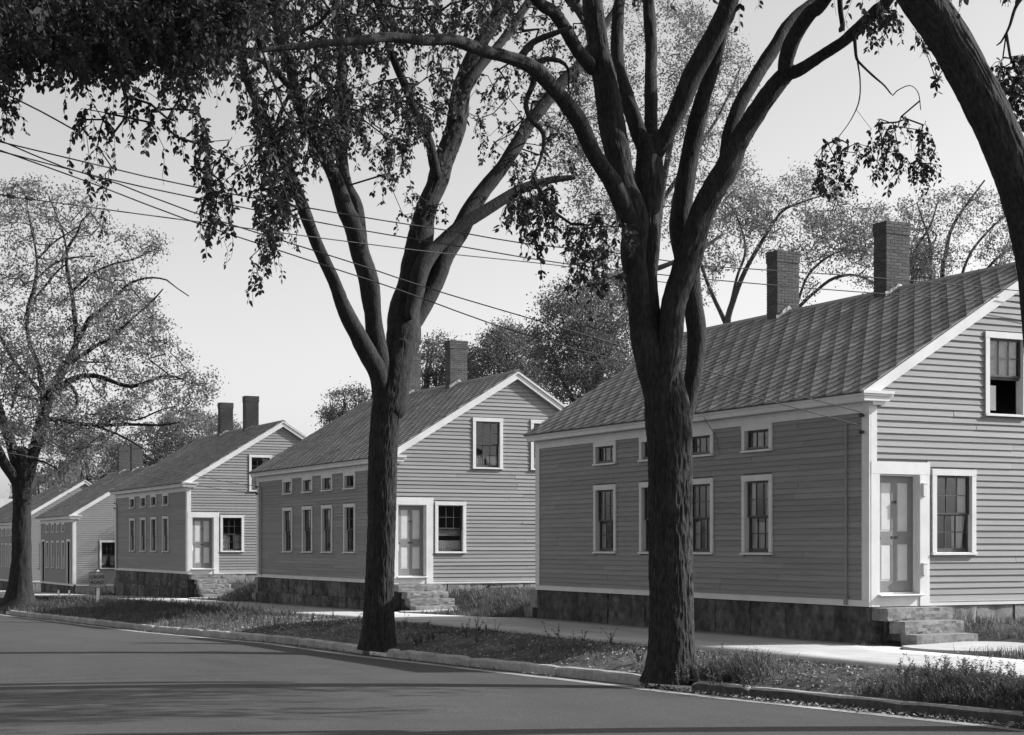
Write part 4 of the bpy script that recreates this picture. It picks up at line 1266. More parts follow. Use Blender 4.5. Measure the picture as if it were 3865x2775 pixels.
TB.limb(limb_path([(1014, 250, 26), (1030, 205, 24), (1062, 150, 22), (1098, 108, 20), (1127, 70, 19), (1156, 23, 18), (1180, -20, 17)], dB + 1.4, dB + 3, dd), 18, seed=37, ext=2.5)
TB.limb(limb_path([(880, 815, 24), (892, 770, 32), (905, 730, 38), (925, 690, 38), (955, 640, 40), (985, 575, 40), (1015, 520, 40), (1040, 470, 36), (1070, 425, 33), (1110, 375, 31), (1140, 330, 30), (1168, 288, 29), (1198, 245, 28), (1228, 200, 26), (1262, 165, 24), (1290, 135, 20)], dB, dB + 3, dd), 30, .08, .010, seed=38, ext=2.5)
TB.limb(limb_path([(905, 700, 22), (916, 655, 30), (930, 600, 38), (948, 565, 36), (972, 542, 28), (1010, 508, 26), (1043, 485, 26), (1076, 465, 25), (1112, 443, 24), (1150, 420, 21), (1188, 405, 18), (1230, 396, 15), (1270, 392, 11)], dB, dB + 1.5, dd), 26, .08, .009, seed=39)
TB.limb(limb_path([(640, 190, 16), (612, 160, 15), (580, 135, 14), (548, 122, 12)], dB - 2.0, dB - 3, dd), 12, seed=40)
TB.limb(limb_path([(604, 298, 10), (630, 230, 9), (648, 200, 8)], dB - 2.4, dB - 2, dd), 8, seed=41)
TB.foliage(np.vstack([
    region([(560, -40), (1150, -40), (1130, 20), (1020, 60), (900, 90), (800, 120), (700, 150), (600, 150), (620, 60)], 330, 28, 35),
    region([(640, 150), (790, 150), (780, 300), (700, 330), (640, 260)], 85, 29, 34),
    region([(660, 200), (900, 160), (960, 230), (900, 330), (820, 330), (700, 330)], 130, 30, 35),
    region([(900, 160), (1000, 60), (1010, 200), (980, 290), (930, 290)], 40, 31, 35),
    region([(540, 180), (640, 200), (660, 330), (600, 420), (560, 340)], 50, 28, 31)]), .8, 30, .088, 1.0, .5, step=.6, r_end=.005, seg=4)
TB.foliage(np.vstack([
    region([(1020, 200), (1260, 60), (1290, 130), (1270, 380), (1130, 400), (1040, 330)], 130, 34.5, 38),
    region([(1060, 30), (1260, 0), (1290, 120), (1160, 190)], 40, 34.5, 38),
    region([(830, 330), (880, 330), (870, 400), (835, 400)], 12, 31, 33),
    region([(620, 340), (660, 330), (660, 500), (620, 540), (590, 600), (570, 560)], 28, 27, 29),
    region([(870, 400), (1010, 430), (960, 500), (890, 480)], 12, 32.8, 34)]), .6, 20, .085, .8, .5, step=.6, r_end=.005, seg=4)
TB.foliage(region([(560, -60), (1250, -60), (1200, -380), (640, -380)], 140, 29, 39), .9, 22, .11, .9, .5, step=.9, r_end=.005, seg=4)
TB.finish()

# ---- tree D: the leaning elm at the right edge
dD = 19.2
TD = Tree('elm_tree', atd(4010, 2690, dD + .5), 'thick leaning elm limb cutting across the upper right corner', 'tree', 'street elms along the kerb')
TD.trunk(limb_path([(2140, 3370, 250), (2130, 3000, 225), (2115, 2500, 215), (2090, 2000, 205), (2060, 1600, 198), (2030, 1300, 190), (1990, 1100, 186), (1940, 900, 184), (1880, 730, 184), (1780, 510, 186), (1670, 300, 184), (1575, 140, 186), (1470, -10, 186), (1350, -180, 170), (1200, -380, 140), (1020, -600, 100), (800, -800, 60)], dD + .5, dD - 1.5, a3),
         seg=150, step=.035, amp=.022, rw=.042, rl=.26, seed=51, flare=.15)
TD.limb(limb_path([(2000, 1500, 120), (2150, 1200, 110), (2300, 800, 100), (2380, 400, 90), (2400, 0, 80), (2380, -400, 60)], dD + .3, dD + 1, a3), 24, seed=52, ext=2)
TD.limb(limb_path([(1960, -20, 20), (1920, 40, 18), (1890, 130, 14), (1850, 200, 9), (1830, 215, 5)], dD + .6, dD + .6, a3), 8, .06, .002, seed=53)
TD.foliage(np.vstack([region([(1800, 340), (1860, 270), (1990, 240), (1990, 400), (1880, 430)], 34, dD, dD + 1.2, a3),
                      region([(1890, 440), (1980, 430), (1990, 560), (1910, 600)], 10, dD, dD + 1.2, a3)]), .3, 16, .075, .8, .4, step=.3, r_end=.0035, seg=4)
TD.foliage(np.vstack([region([(1520, 270), (1570, 280), (1580, 420), (1530, 430)], 4, dD, dD + 1, a3), region([(1440, 130), (1500, 180), (1480, 220)], 5, dD, dD + 1, a3)]), .25, 9, .07, .8, .4, step=.3, r_end=.003, seg=4)
TD.foliage(np.vstack([region([(1100, -120), (2200, -120), (2300, -900), (1000, -900)], 110, dD - 3, dD + 4, a3)]), .8, 22, .10, .9, .5, step=.9, r_end=.005, seg=4)
TD.limb(np.vstack([limb_path([(2390, -300, 70), (2560, -520, 60), (2800, -700, 48), (3100, -820, 34), (3500, -900, 18)], dD + 1, 25, a3)]), 20, seed=54)
TD.limb(np.vstack([limb_path([(2390, -100, 60), (2640, -260, 50), (2950, -380, 38), (3300, -420, 24), (3700, -440, 12)], dD + 1, 25.5, a3)]), 20, seed=55)
rt_ = region([(2330, -120), (3150, -150), (3250, -720), (2400, -700)], 420, 21.5, 27)
rt_ = np.vstack([rt_, region([(2360, -200), (3050, -200), (3050, 280), (2360, 240)], 520, 22, 27)])
rt_ = rt_[vnoise(rt_[:, 0] * .7 + rt_[:, 2] * .3, rt_[:, 1] * .7, 63) > .46]
TD.foliage(rt_, .9, 26, .10, .9, .5, step=.9, r_end=.005, seg=4)
TD.finish()

# ---- tree C: the spreading elm at the left
dC = 66.0
TC = Tree('elm_tree', atd(72, 2292, dC), 'spreading elm at the left edge with a fine open crown and long level boughs', 'tree', 'street elms along the kerb', 'bark')
TC.trunk(limb_path([(42, 1352, 74), (44, 1325, 56), (46, 1270, 46), (48, 1180, 41), (48, 1100, 40), (47, 1050, 44), (46, 1010, 46)], dC, dC, dd), seg=64, step=.12, amp=.03, rw=.09, rl=.5, seed=61, flare=.42, fh=.35)
def cl(pts, d0=dC, d1=dC, **k): TC.limb(limb_path(pts, d0, d1, c5), 14, .35, .012, .1, .6, **k)
cl([(100, 1560, 55), (60, 1490, 55), (25, 1440, 50), (0, 1380, 46), (-30, 1320, 44), (-80, 1230, 36), (-130, 1100, 26), (-170, 950, 16)], dC, dC - 2)
cl([(105, 1540, 60), (85, 1440, 58), (60, 1350, 54), (35, 1280, 50), (10, 1220, 46), (-10, 1150, 40), (-40, 1050, 30), (-60, 900, 20)], dC, dC + 2)
cl([(110, 1560, 70), (145, 1440, 66), (180, 1330, 62), (205, 1220, 58), (235, 1120, 54), (270, 1050, 48), (320, 950, 40), (365, 860, 30), (400, 790, 26), (440, 720, 22), (500, 680, 20), (560, 620, 17), (620, 560, 14), (680, 530, 11), (750, 518, 9), (820, 530, 7), (870, 570, 5), (930, 610, 4)], dC, dC + 1)
cl([(210, 1150, 32), (200, 1000, 26), (180, 920, 22), (150, 860, 20), (130, 760, 20), (140, 660, 20), (165, 580, 18), (180, 480, 15), (175, 380, 12), (150, 260, 9), (135, 180, 7), (120, 100, 5)], dC, dC + 1.5)
cl([(375, 850, 26), (368, 750, 24), (362, 650, 22), (350, 580, 20), (330, 480, 18), (325, 400, 16), (340, 360, 14), (380, 300, 11), (400, 240, 9), (440, 200, 6)], dC + .6, dC + .2)
cl([(352, 590, 16), (400, 540, 14), (470, 490, 12), (560, 450, 10), (650, 430, 9), (720, 400, 7), (780, 370, 5)], dC + .4, dC - 1)
cl([(185, 520, 12), (250, 460, 11), (320, 430, 10), (400, 415, 8), (465, 415, 5)], dC + 1, dC)
cl([(160, 630, 12), (230, 550, 11), (290, 480, 9), (330, 450, 7)], dC + 1, dC)
cl([(190, 420, 11), (260, 350, 9), (320, 310, 8), (380, 270, 6)], dC + 1, dC - .5)
cl([(328, 400, 10), (310, 300, 9), (270, 190, 7), (240, 120, 5)], dC + .2, dC)
cl([(360, 930, 22), (430, 880, 20), (490, 845, 18), (545, 820, 16), (590, 775, 14), (650, 720, 12), (720, 660, 10), (770, 610, 8), (800, 575, 6)], dC, dC - 2)
cl([(270, 1080, 34), (330, 1030, 30), (400, 1005, 26), (470, 1000, 24), (530, 1020, 22), (590, 1045, 20), (650, 1052, 18), (710, 1035, 16), (770, 1010, 14), (830, 1000, 12), (890, 1015, 9), (940, 1040, 6)], dC, dC - 2.5)
cl([(225, 1215, 26), (300, 1215, 24), (370, 1235, 22), (440, 1240, 21), (510, 1245, 20), (580, 1242, 16), (680, 1240, 13), (790, 1242, 10), (880, 1230, 6)], dC - .2, dC - 2)
cl([(510, 1250, 16), (545, 1215, 14), (600, 1205, 12), (660, 1220, 10), (720, 1200, 8), (800, 1165, 7), (870, 1150, 5)], dC - 1, dC - 1.6)
cl([(430, 1238, 14), (510, 1262, 12), (580, 1290, 11), (650, 1325, 9), (720, 1370, 6)], dC - .8, dC - 1)
cl([(340, 1040, 18), (375, 1090, 16), (380, 1140, 14), (340, 1190, 12), (300, 1200, 8)], dC, dC - .6)
cl([(215, 1110, 24), (170, 1050, 22), (110, 980, 20), (50, 900, 18), (20, 840, 15), (-20, 780, 12)], dC, dC + 1)
cl([(60, 1150, 0 + 14), (70, 1100, 12), (110, 1030, 10), (200, 1010, 8)], dC + .6, dC + 1)
cl([(170, 1410, 10), (220, 1425, 9), (270, 1450, 8), (300, 1480, 6)], dC - .2, dC - .4)
TC.cloud(np.vstack([
    region([(-150, 60), (20, 40), (330, 60), (480, 130), (560, 260), (700, 280), (840, 330), (760, 420), (700, 560), (780, 620), (860, 850), (1000, 940), (1070, 1010), (1050, 1110), (940, 1180), (700, 1220), (480, 1280), (330, 1290), (200, 1360), (0, 1350), (-200, 1200), (-220, 500)], 2600, dC - 6, dC + 6, c5),
    region([(0, 740), (380, 760), (420, 1000), (330, 1280), (180, 1330), (0, 1300)], 650, dC - 5, dC + 4, c5),
    region([(430, 480), (640, 440), (780, 640), (800, 860), (560, 900), (450, 700)], 330, dC - 4, dC + 3, c5),
    region([(300, 1180), (650, 1130), (640, 1230), (420, 1420), (300, 1560), (290, 1400)], 380, dC - 4, dC + 3, c5),
    region([(190, 1400), (260, 1420), (240, 1520), (200, 1500)], 12, dC - 1, dC + 1, c5)]), .20, 22, .105, thr=.49, step=.8, r_end=.0045, sag=.05, seg=4, rmax=.03)
TC.finish('leaf2')

# ---- trees behind the houses
def back_tree(label, u, d, crown, n, trunk_w, nleaf=26, size=.14, mat='leaf3', fork=None, top=None, seed=0, length=.6, stems=1, spread=.9, hh=3.0):
    """crown: polygon in whole-picture coordinates; trunk stands at column u"""
    P = np.array(crown); yb = P[:, 1].max(); yt = P[:, 1].min()
    r_ = ray(u * 1.70459, 2000) * d
    gz = float(zs(r_[1]))
    base = np.array([r_[0], r_[1], gz])
    T = Tree('background_tree', base, label, 'tree', 'trees behind the row of houses', 'bark2')
    vt = yt + (yb - yt) * .35
    ptop = atd(*dd(u + RNG.normal() * 6, vt), d)
    hgt = ptop[2] - gz
    mid = base + np.array([RNG.normal() * .3, RNG.normal() * .3, hgt * .45])
    fk = fork if fork else mid
    path = np.array([[*base, trunk_w * .6], [*(base * .6 + mid * .4), trunk_w * .5], [*mid, trunk_w * .42]])
    path2 = np.array([[*mid, trunk_w * .40], [*((mid + ptop) / 2 + RNG.normal(size=3) * .3), trunk_w * .25], [*ptop, trunk_w * .08]])
    T.trunk(np.vstack([path, path2[1:]]), 20, .4, .02, .12, .6, seed, .2)
    pts = region(crown, 9, d - hh, d + hh)
    for k, q in enumerate(pts):
        f = RNG.uniform(.2, .75); s = mid + (ptop - mid) * max(0, f - .2) if f > .3 else base + (mid - base) * .95
        c = (s + q) / 2 + np.array([0, 0, -.3]) + RNG.normal(size=3) * .3
        T.limb(np.array([[*s, trunk_w * .22], [*c, trunk_w * .14], [*q, trunk_w * .05]]), 10, .4, .006, .1, .5, seed + k)
    T.cloud(region(crown, int(n * 5.2), d - hh, d + hh), length * .48, int(nleaf * 1.15), size * .72, thr=.53, step=.9, r_end=.005, sag=.04, seg=4, rmax=.04)
    T.finish(mat)
    return T

def custom_tree(label, base, limbs, d, crowns, n, mat, size=.13, nleaf=24, length=.6, hh=2.5, seed=0, droop=.35):
    T = Tree('background_tree', base, label, 'tree', 'trees behind the row of houses', 'bark2')
    first = True
    for pts in limbs:
        p = limb_path(pts, d, d + RNG.uniform(-1, 1), dd)
        if first:
            p = np.vstack([[*base, p[0, 3] * 1.3], p]); T.trunk(p, 20, .3, .012, .1, .5, seed, .12); first = False
        else: T.limb(p, 10, .3, .005, .1, .5, seed)
    rt = np.vstack([region(c, int(k * 3.2), d - hh, d + hh) for c, k in zip(crowns, n)])
    T.cloud(rt, length * .36, int(nleaf * .95), size * .78, step=.8, r_end=.004, sag=.04, seg=4, rmax=.025)
    T.finish(mat)

dd1 = 66.0
def gb(u, d):
    r_ = ray(u * 1.70459, 2000) * d
    return np.array([r_[0], r_[1], float(zs(r_[1]))])
custom_tree('forked slender tree behind the nearest roof, just right of the big elm', gb(1612, dd1),
    [[(1612, 800, 14), (1610, 720, 14), (1622, 670, 13), (1650, 600, 10), (1690, 530, 8), (1730, 470, 6), (1770, 450, 5), (1830, 430, 3)],
     [(1608, 715, 11), (1585, 670, 10), (1560, 610, 8), (1545, 560, 6), (1520, 500, 4)],
     [(1620, 675, 9), (1630, 620, 7), (1650, 560, 6), (1640, 500, 4), (1610, 440, 3)],
     [(1690, 760, 10), (1760, 690, 9), (1800, 650, 8), (1850, 615, 7), (1900, 610, 5), (1960, 640, 3)],
     [(1760, 690, 7), (1790, 610, 6), (1850, 560, 5), (1920, 555, 3)]],
    dd1, [[(1540, 470), (1620, 400), (1700, 420), (1760, 370), (1860, 400), (1960, 460), (2010, 560), (1960, 640), (1820, 600), (1790, 690), (1690, 560), (1600, 600), (1550, 690), (1520, 600)],
          [(1560, 440), (1700, 400), (1720, 500), (1600, 540)], [(1780, 460), (1960, 460), (1980, 560), (1800, 580)]], [330, 70, 80], 'leaf2', .125, 22, .55, 3, 71)
custom_tree('slender many stemmed tree behind the right chimney of the nearest roof', gb(2090, 62),
    [[(2085, 680, 10), (2095, 560, 9), (2110, 500, 7), (2150, 440, 5), (2180, 400, 3)], [(2060, 640, 7), (2060, 540, 6), (2040, 480, 4), (2030, 450, 3)],
     [(2120, 640, 7), (2150, 560, 6), (2200, 500, 5), (2250, 460, 3)], [(2150, 640, 7), (2210, 570, 6), (2260, 540, 4)], [(2020, 640, 8), (2025, 560, 6), (2060, 500, 5), (2075, 450, 3)]],
    62.0, [[(1990, 440), (2080, 430), (2140, 410), (2200, 420), (2280, 400), (2290, 560), (2230, 600), (2130, 590), (2080, 610), (2010, 610), (1985, 520)],
           [(2005, 560), (2060, 540), (2070, 620), (2015, 630)]], [210, 55], 'leaf2', .115, 20, .5, 2.5, 72)
custom_tree('tall pale leaved tree far behind the big elm, filling the sky between its limbs', gb(1440, 78),
    [[(1440, 700, 22), (1450, 560, 18), (1470, 400, 14), (1500, 250, 10), (1540, 120, 6)], [(1455, 520, 12), (1400, 380, 10), (1360, 250, 7), (1320, 150, 4)],
     [(1460, 450, 12), (1540, 340, 9), (1600, 240, 6), (1640, 150, 4)], [(1440, 600, 12), (1540, 560, 9), (1600, 520, 6)]],
    78.0, [[(1260, 60), (1340, 0), (1460, -40), (1560, 20), (1620, 60), (1660, 130), (1670, 200), (1640, 300), (1670, 380), (1680, 470), (1560, 520), (1420, 560), (1300, 480), (1270, 300)],
           [(1480, 0), (1600, 60), (1660, 160), (1620, 300), (1480, 300)], [(1180, 180), (1300, 140), (1300, 420), (1200, 400)], [(1240, 420), (1420, 420), (1420, 700), (1260, 720)]], [430, 110, 80, 120], 'leaf2', .15, 24, .7, 4, 73)
back_tree('dense dark tree behind the gap between the first two houses', 1330, 84, [(1180, 700), (1210, 640), (1290, 620), (1400, 600), (1440, 700), (1420, 860), (1330, 880), (1240, 890), (1190, 800)], 520, .9, 28, .17, 'leaf3', seed=81, hh=4)
back_tree('rounded dark tree behind the peak of the second house', 1120, 92, [(1040, 790), (1070, 740), (1120, 715), (1180, 740), (1210, 800), (1210, 880), (1100, 860), (1045, 860)], 280, .8, 26, .18, 'leaf3', seed=82, hh=3.5)
back_tree('dark tree showing on both sides of the second house chimney', 960, 96, [(915, 800), (930, 760), (975, 740), (1050, 790), (1060, 870), (980, 880), (905, 890)], 210, .7, 26, .18, 'leaf3', seed=83, hh=3)
back_tree('small dark treetop left of the second house ridge', 770, 100, [(712, 905), (735, 870), (790, 855), (830, 860), (850, 900), (820, 950), (720, 945)], 130, .6, 26, .17, 'leaf3', seed=84, hh=2.5)
back_tree('grey treetop behind the chimneys of the third house', 400, 120, [(230, 990), (300, 950), (360, 920), (430, 905), (520, 940), (560, 990), (480, 1040), (330, 1060), (250, 1060)], 330, .8, 24, .24, 'leaf2', seed=85, hh=4)
back_tree('pale treetop behind the low house with two doors', 175, 135, [(80, 960), (150, 930), (240, 960), (300, 1010), (290, 1080), (150, 1080), (70, 1060)], 200, .8, 24, .26, 'leaf2', seed=86, hh=4)
back_tree('distant low tree above the far pale roof', 90, 175, [(20, 1075), (60, 1050), (120, 1040), (160, 1062), (170, 1100), (30, 1110)], 90, .8, 24, .3, 'leaf2', seed=87, hh=4)

# a far belt of woodland closing the street and the backs of the yards
wg = Geo()
n = 16000
ang_ = RNG.uniform(0, 1, n)
wx = np.where(ang_ < .45, RNG.uniform(-120, 140, n), RNG.uniform(110, 150, n)); wy = np.where(ang_ < .45, RNG.uniform(240, 280, n), RNG.uniform(-20, 260, n))
hmax = 5 + 5 * vnoise(wx * .08 + 50, wy * .08, 77)
wz = zs(np.minimum(wy, 1000.)) + RNG.uniform(0, 1, n) ** .8 * hmax
leaves(wg, np.stack([wx, wy, wz], 1), RNG.normal(size=(n, 3)), RNG.uniform(.9, 1.6, n))
tag(link('distant_woods', wg.mesh('distant_woods', M['leaf3'], False)), 'dark far belt of woodland closing the end of the street', 'woods', kind='stuff')

# ------------------------------------------------------------------ wires
def wire(label, pts, d0, d1, r=.009, extra=()):
    P = np.array([atd(*dd(x, y), d0 + (d1 - d0) * (x - pts[0][0]) / (pts[-1][0] - pts[0][0])) for x, y in pts])
    P = catmull(P, .6)
    P0 = P[0] + (P[0] - P[1]) / np.linalg.norm(P[0] - P[1]) * 22
    P = np.vstack([[P0], P]); base = P[1].copy()
    g = Geo(); tube(g, P - base, np.full(len(P), r), 6)
    o = link('utility_wire', g.mesh('utility_wire', M['wire']), None, tuple(base))
    return tag(o, label, 'wire', 'overhead utility wires crossing the street')
wire('uppermost overhead wire running from the left edge across to the roof at right', [(37, 323), (243, 372), (421, 412), (754, 473), (1020, 515), (1160, 539), (1395, 564), (1545, 587), (1900, 612), (2267, 645), (2420, 660)], 21, 31.5)
wire('second overhead wire from the top, crossing in front of both near chimneys', [(0, 335), (225, 393), (421, 436), (762, 503), (1020, 546), (1245, 583), (1540, 616), (1880, 645), (2267, 672), (2420, 684)], 21.2, 31.8)
w3 = wire('overhead wire with two dark splices near the left edge', [(0, 431), (30, 436), (248, 466), (421, 489), (762, 534), (973, 560), (1245, 589), (1385, 613), (1520, 632)], 22, 34)
wire('upper wire of the pair sloping down to the nearest house corner', [(0, 311), (140, 370), (262, 407), (421, 468), (762, 576), (833, 599), (973, 646), (1203, 714), (1539, 814), (1904, 912)], 21, 29.3)
wire('lower wire of the pair sloping down to the nearest house corner', [(0, 333), (220, 412), (421, 489), (762, 602), (889, 644), (1160, 740), (1539, 843), (1897, 940)], 21, 29.3)
wire('upper thin wire in front of the third house roof', [(-60, 960), (60, 985), (333, 1033), (505, 1068), (571, 1077)], 50, 60.7)
wire('lower thin wire in front of the third house roof', [(-60, 990), (60, 1010), (333, 1055), (480, 1082), (571, 1092)], 50, 60.7)
for x in (24, 64):
    m = MB(); dz_ = 22 + 12 * x / 1520; a = atd(*dd(x - 6, 434 + (x - 24) * .12), dz_ - .05); b = atd(*dd(x + 6, 436 + (x - 24) * .12), dz_ + .05); ba = np.array(w3.location)
    rod(m, tuple(a - ba), tuple(b - ba), .03); link('splice', m.mesh('splice', M['iron']), w3)

# ------------------------------------------------------------------ the cross road sign
sb = np.array([14.35, 64.3, float(zverge(np.array([14.35]), np.array([64.3]))[0])])
sg = empty('road_sign', tuple(sb), 'small square CROSS ROAD sign on a short white post in the weeds', 'sign')
face = math.atan2(sb[0], sb[1])
def S_(name, me, loc=(0, 0, 0), rot=(0, 0, 0)):
    o = link(name, me, sg, loc, rot); return o
ptop = atd(365, 2151, 65.3)[2] - sb[2]; pc = atd(365, 2186, 65.3)[2] - sb[2]
sg.rotation_euler = (0, 0, -face - .03)
m = MB(); m.box((-.055, -.0, -.3), (.055, .075, ptop - .02)); m.add([(-.055, 0, ptop - .02), (.055, 0, ptop - .02), (.055, .075, ptop - .02), (-.055, .075, ptop - .02), (0, .037, ptop + .02)], [(0, 1, 4), (1, 2, 4), (2, 3, 4), (3, 0, 4)])
S_('post', m.mesh('post', M['white']))
pl = MB(); s2 = .305
c8 = [(-s2 + .03, -s2), (s2 - .03, -s2), (s2, -s2 + .03), (s2, s2 - .03), (s2 - .03, s2), (-s2 + .03, s2), (-s2, s2 - .03), (-s2, -s2 + .03)]
pl.prism(c8, (0, -.012, pc), (0, -.002, pc), (1, 0, 0), (0, 0, 1)); plate = S_('sign_plate', pl.mesh('sign_plate', M['sign']), rot=(0, math.radians(-1.5), 0))
fr_ = MB()
for a, b in (((-s2, -s2), (s2, -s2 + .018)), ((-s2, s2 - .018), (s2, s2)), ((-s2, -s2 + .019), (-s2 + .018, s2 - .019)), ((s2 - .018, -s2 + .019), (s2, s2 - .019))):
    fr_.box((a[0] + .012, -.016, pc + a[1] + (.012 if a[1] < 0 else 0)), (b[0] - .012, -.0122, pc + b[1] - (.012 if b[1] > 0 else 0)))
link('border', fr_.mesh('border', M['letter']), plate)
for txt, dz in (('CROSS', .105), ('ROAD', -.10)):
    link('lettering', text_mesh(txt, .175, M['letter'], .004), plate, (0, -.0155, pc + dz), (math.pi / 2, 0, 0))
for dz in (.235, -.235):
    m = MB(); rod(m, (0, -.022, pc + dz), (0, -.012, pc + dz), .016); link('bolt', m.mesh('bolt', M['white']), plate)

for (u, v, lab) in ((221, 2238, 'left of two short pale stakes beside the far pavement'), (261, 2240, 'right of two short pale stakes beside the far pavement')):
    p = atd(u, v, 82); p[2] = float(zs(p[1])) - .02
    m = MB(); m.box((-.035, -.035, -.1), (.035, .035, .26)); m.add([(-.035, -.035, .26), (.035, -.035, .26), (.035, .035, .26), (-.035, .035, .26), (0, 0, .30)], [(0, 1, 4), (1, 2, 4), (2, 3, 4), (3, 0, 4)])
    tag(link('stake', m.mesh('stake', M['white']), None, tuple(p), (0, random.uniform(-.05, .05), .4)), lab, 'stake')

# ------------------------------------------------------------------ grass, weeds, fallen leaves
def blades(geo, x, y, z, h, w, lean=.75):
    n = len(x); az = RNG.uniform(0, 2 * math.pi, n)
    d = np.stack([np.cos(az), np.sin(az), np.zeros(n)], 1); s = np.stack([-np.sin(az), np.cos(az), np.zeros(n)], 1)
    b = np.stack([x, y, z], 1); hh = h[:, None]; ww = w
    l = (lean * RNG.uniform(.1, 1.4, n))[:, None] * hh
    m1 = b + d * l * .35 + np.array([0, 0, 1.]) * hh * .6
    t = b + d * l + np.array([0, 0, 1.]) * hh * RNG.uniform(.85, 1.0, n)[:, None]
    V = np.stack([b - s * ww, b + s * ww, m1 + s * ww * .7, t, m1 - s * ww * .7], 1).reshape(-1, 3)
    k = np.arange(n)[:, None] * 5
    Q = np.concatenate([k + np.array([[0, 1, 2, 4]]), k + np.array([[4, 2, 3, 3]])], 0)
    Q[n:, 3] = (k + 4)[:, 0]; Q[n:, 0] = (k + 4)[:, 0]
    geo.add(V, np.concatenate([k + np.array([[0, 1, 2, 4]])], 0)); geo.V.append(np.zeros((0, 3)))
    geo.Q.append((k + np.array([[4, 2, 3, 3]]))[:0] + 0)
    geo.tri = getattr(geo, 'tri', []); geo.tri.append((k + np.array([[4, 2, 3]])) + geo.n - len(V))

def blade_obj(geo, name, mat):
    Q = np.vstack([q for q in geo.Q if len(q)]); T = np.vstack(geo.tri); V = np.vstack(geo.V)
    me = bpy.data.meshes.new(name)
    me.vertices.add(len(V)); me.vertices.foreach_set('co', V.astype(np.float32).ravel())
    lv = np.concatenate([Q.ravel(), T.ravel()]).astype(np.int32)
    me.loops.add(len(lv)); me.loops.foreach_set('vertex_index', lv)
    ls = np.concatenate([np.arange(len(Q)) * 4, len(Q) * 4 + np.arange(len(T)) * 3]).astype(np.int32)
    me.polygons.add(len(ls)); me.polygons.foreach_set('loop_start', ls)
    me.materials.append(mat); me.update(calc_edges=True)
    return link(name, me)

def scatter_fn(n, xf, yr, zf, dens=None):
    y = RNG.uniform(*yr, n); t = RNG.uniform(0, 1, n); x = xf(y, t)
    if dens is not None:
        k = RNG.uniform(0, 1, n) < dens(x, y); x, y = x[k], y[k]
    return x, y, zf(x, y)

gg = Geo()
def patchy(x, y): return np.clip((vnoise(x * 1.4, y * 1.1, 21) - .35) * 3, .05, 1)
vx = lambda y, t: kx(y) + .18 + (15.58 - kx(y) - .18) * t
# short ragged grass over the verge, long weeds in places
for n_, yr, h0, h1, dn in ((26000, (10, 40), .02, .09, lambda x, y: patchy(x, y) * np.clip(1.1 - .9 * np.exp(-((y - 19.5) / 1.6) ** 2 - ((x - 14.6) / .8) ** 2), 0, 1)),
                           (46000, (9, 18.6), .03, .19, lambda x, y: np.clip((18.4 - y) / 2.2, 0, 1) * np.clip(patchy(x, y) + .45, 0, 1)),
                           (16000, (19.2, 22.8), .06, .40, lambda x, y: np.exp(-((y - 20.75) / .55) ** 2 - ((x - 14.05) / .42) ** 2)),
                           (14000, (40, 80), .05, .2, lambda x, y: np.clip(patchy(x, y) + .2, 0, 1)),
                           (15000, (44, 72), .08, .26, lambda x, y: np.exp(-((y - 57) / 9) ** 2) * np.clip(patchy(x * .7, y * .7) + .1, 0, 1))):
    x, y, z = scatter_fn(n_, vx, yr, zverge, dn)
    near_sign = np.exp(-((x - 13.4) / 1.2) ** 2 - ((y - 61.5) / 3.2) ** 2)
    blades(gg, x, y, z - .01, RNG.uniform(h0, h1, len(x)) * (1 - .75 * near_sign), .004 + .00012 * y[:, None])
vg = blade_obj(gg, 'verge_grass', M['grass']); tag(vg, 'ragged grass and tall weeds along the strip between kerb and pavement', 'grass', kind='stuff')
gg = Geo()
for hy, ln in zip(HY0[:4], HLEN[:4]):
    x, y, z = scatter_fn(15000 if hy < 50 else 9000, lambda y, t: 18.35 + 4.6 * t ** .8, (hy - 8.6, hy - .02), zyard, lambda x, y: np.clip(patchy(x, y) + .45, 0, 1))
    k = ~(((x - HOUSE_X - .4) / 1.45) ** 2 + ((y - hy + 1.7) / 1.25) ** 2 < 1)
    k &= ~((x < HOUSE_X + 1.75) & (y > hy - 1.6) & (x > HOUSE_X))
    x, y, z = x[k], y[k], z[k]
    blades(gg, x, y, z - .01, RNG.uniform(.03, .15, len(x)) * (1 + .8 * vnoise(x, y, 5)), .004 + .00010 * y[:, None])
yg = blade_obj(gg, 'yard_grass', M['grass']); tag(yg, 'long grass in the side yards against the gable walls', 'grass', kind='stuff')

# broad leaved weeds: round the big elm's foot, at the right foreground, along the verge
def weed_plants(pts, hmin, hmax, lsize, nl):
    lg = Geo(); sg_ = Geo()
    for (x, y) in pts:
        z = float(zverge(np.array([x]), np.array([y]))[0]); b = np.array([x, y, z])
        for s in range(random.randint(2, 5)):
            h = RNG.uniform(hmin, hmax); le = RNG.normal(size=2) * .28 * h
            t = np.linspace(0, 1, 5)[:, None]
            P = b + np.hstack([le[0] * t ** 1.5, le[1] * t ** 1.5, h * t])
            tube(sg_, P, np.linspace(.004, .0015, 5), 3)
            k = nl; f = RNG.uniform(.15, 1, k); q = b + np.stack([le[0] * f ** 1.5, le[1] * f ** 1.5, h * f], 1)
            a = RNG.uniform(0, 6.283, k); dr = np.stack([np.cos(a), np.sin(a), RNG.uniform(.0, .9, k)], 1)
            leaves(lg, q, dr, lsize * RNG.uniform(.5, 1.2, k), wide=.4)
    return lg, sg_
pts = [(13.95 + RNG.normal() * .40, 20.75 + RNG.normal() * .40) for _ in range(45)]
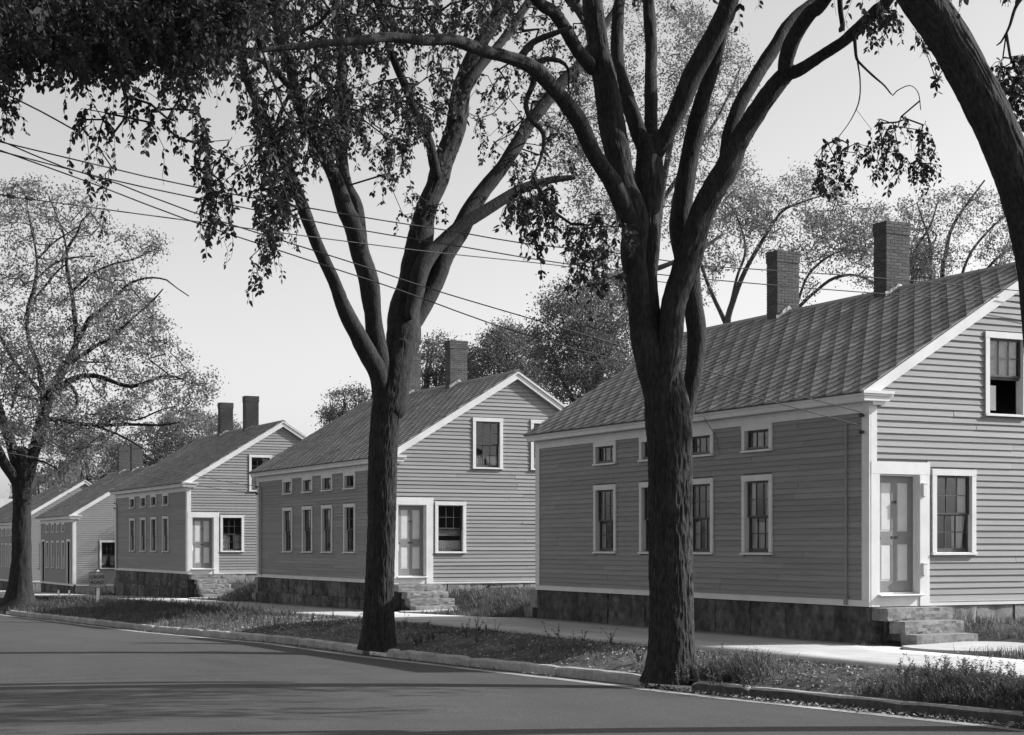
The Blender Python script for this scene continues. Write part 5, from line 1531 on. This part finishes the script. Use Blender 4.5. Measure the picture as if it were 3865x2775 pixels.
pts += [(float(kx(yy)) + .2 + RNG.uniform(.0, .95) * (15.5 - float(kx(yy))), yy) for yy in RNG.uniform(11, 18.2, 170)]
pts += [(float(kx(yy)) + .3 + RNG.uniform(.1, .95) * (15.3 - float(kx(yy))), yy) for yy in RNG.uniform(22, 44, 40)]
pts += [(float(kx(yy)) + .5 + RNG.uniform(.1, .95) * (15.3 - float(kx(yy))), yy) for yy in RNG.uniform(44, 67, 420)]
pts = [p for p in pts if math.exp(-((p[0] - 13.4) / 1.2) ** 2 - ((p[1] - 61.5) / 3.2) ** 2) < .35]
pts += [(13.2 + RNG.normal() * .15, 30.4 + RNG.normal() * .2) for _ in range(8)]
lg, sg_ = weed_plants(pts, .08, .34, .036, 26)
w_ = link('weeds', lg.mesh('weeds', M['weed'], False)); tag(w_, 'leafy weeds round the elm foot and along the verge', 'weeds', kind='stuff')
link('weed_stems', sg_.mesh('weed_stems', M['weed']), w_, kind='stuff')

# fallen leaves on the verge, in the gutter, a few on the pavement
lt = Geo()
x, y, z = scatter_fn(6500, vx, (12, 44), zverge)
x2 = []; 
yy = np.where(RNG.uniform(size=3600) < .55, RNG.uniform(12, 22, 3600), RNG.uniform(12, 60, 3600)); xx = kx(yy) - np.abs(RNG.normal(size=3600)) * .20 - .01; k = (vnoise(yy * 1.2, yy * 0, 33) > .42) | (yy < 21); yy, xx = yy[k], xx[k]
zz = zroad(xx, yy) + .012
y3 = RNG.uniform(14, 44, 26); x3 = RNG.uniform(15.7, 18.4, 26); z3 = zs(y3) + .02
X = np.concatenate([x, xx, x3]); Yv = np.concatenate([y, yy, y3]); Zv = np.concatenate([z + .012, zz, z3]); n = len(X)
dr = RNG.normal(size=(n, 3)); dr[:, 2] *= .3
nr = RNG.normal(size=(n, 3)) * .45; nr[:, 2] = 1
leaves(lt, np.stack([X, Yv, Zv + RNG.uniform(0, .02, n)], 1), dr, RNG.uniform(.025, .07, n), nr)
tag(link('fallen_leaves', lt.mesh('fallen_leaves', M['litter'], False)), 'dry fallen leaves scattered over the verge and gathered in the gutter', 'leaves', kind='stuff')
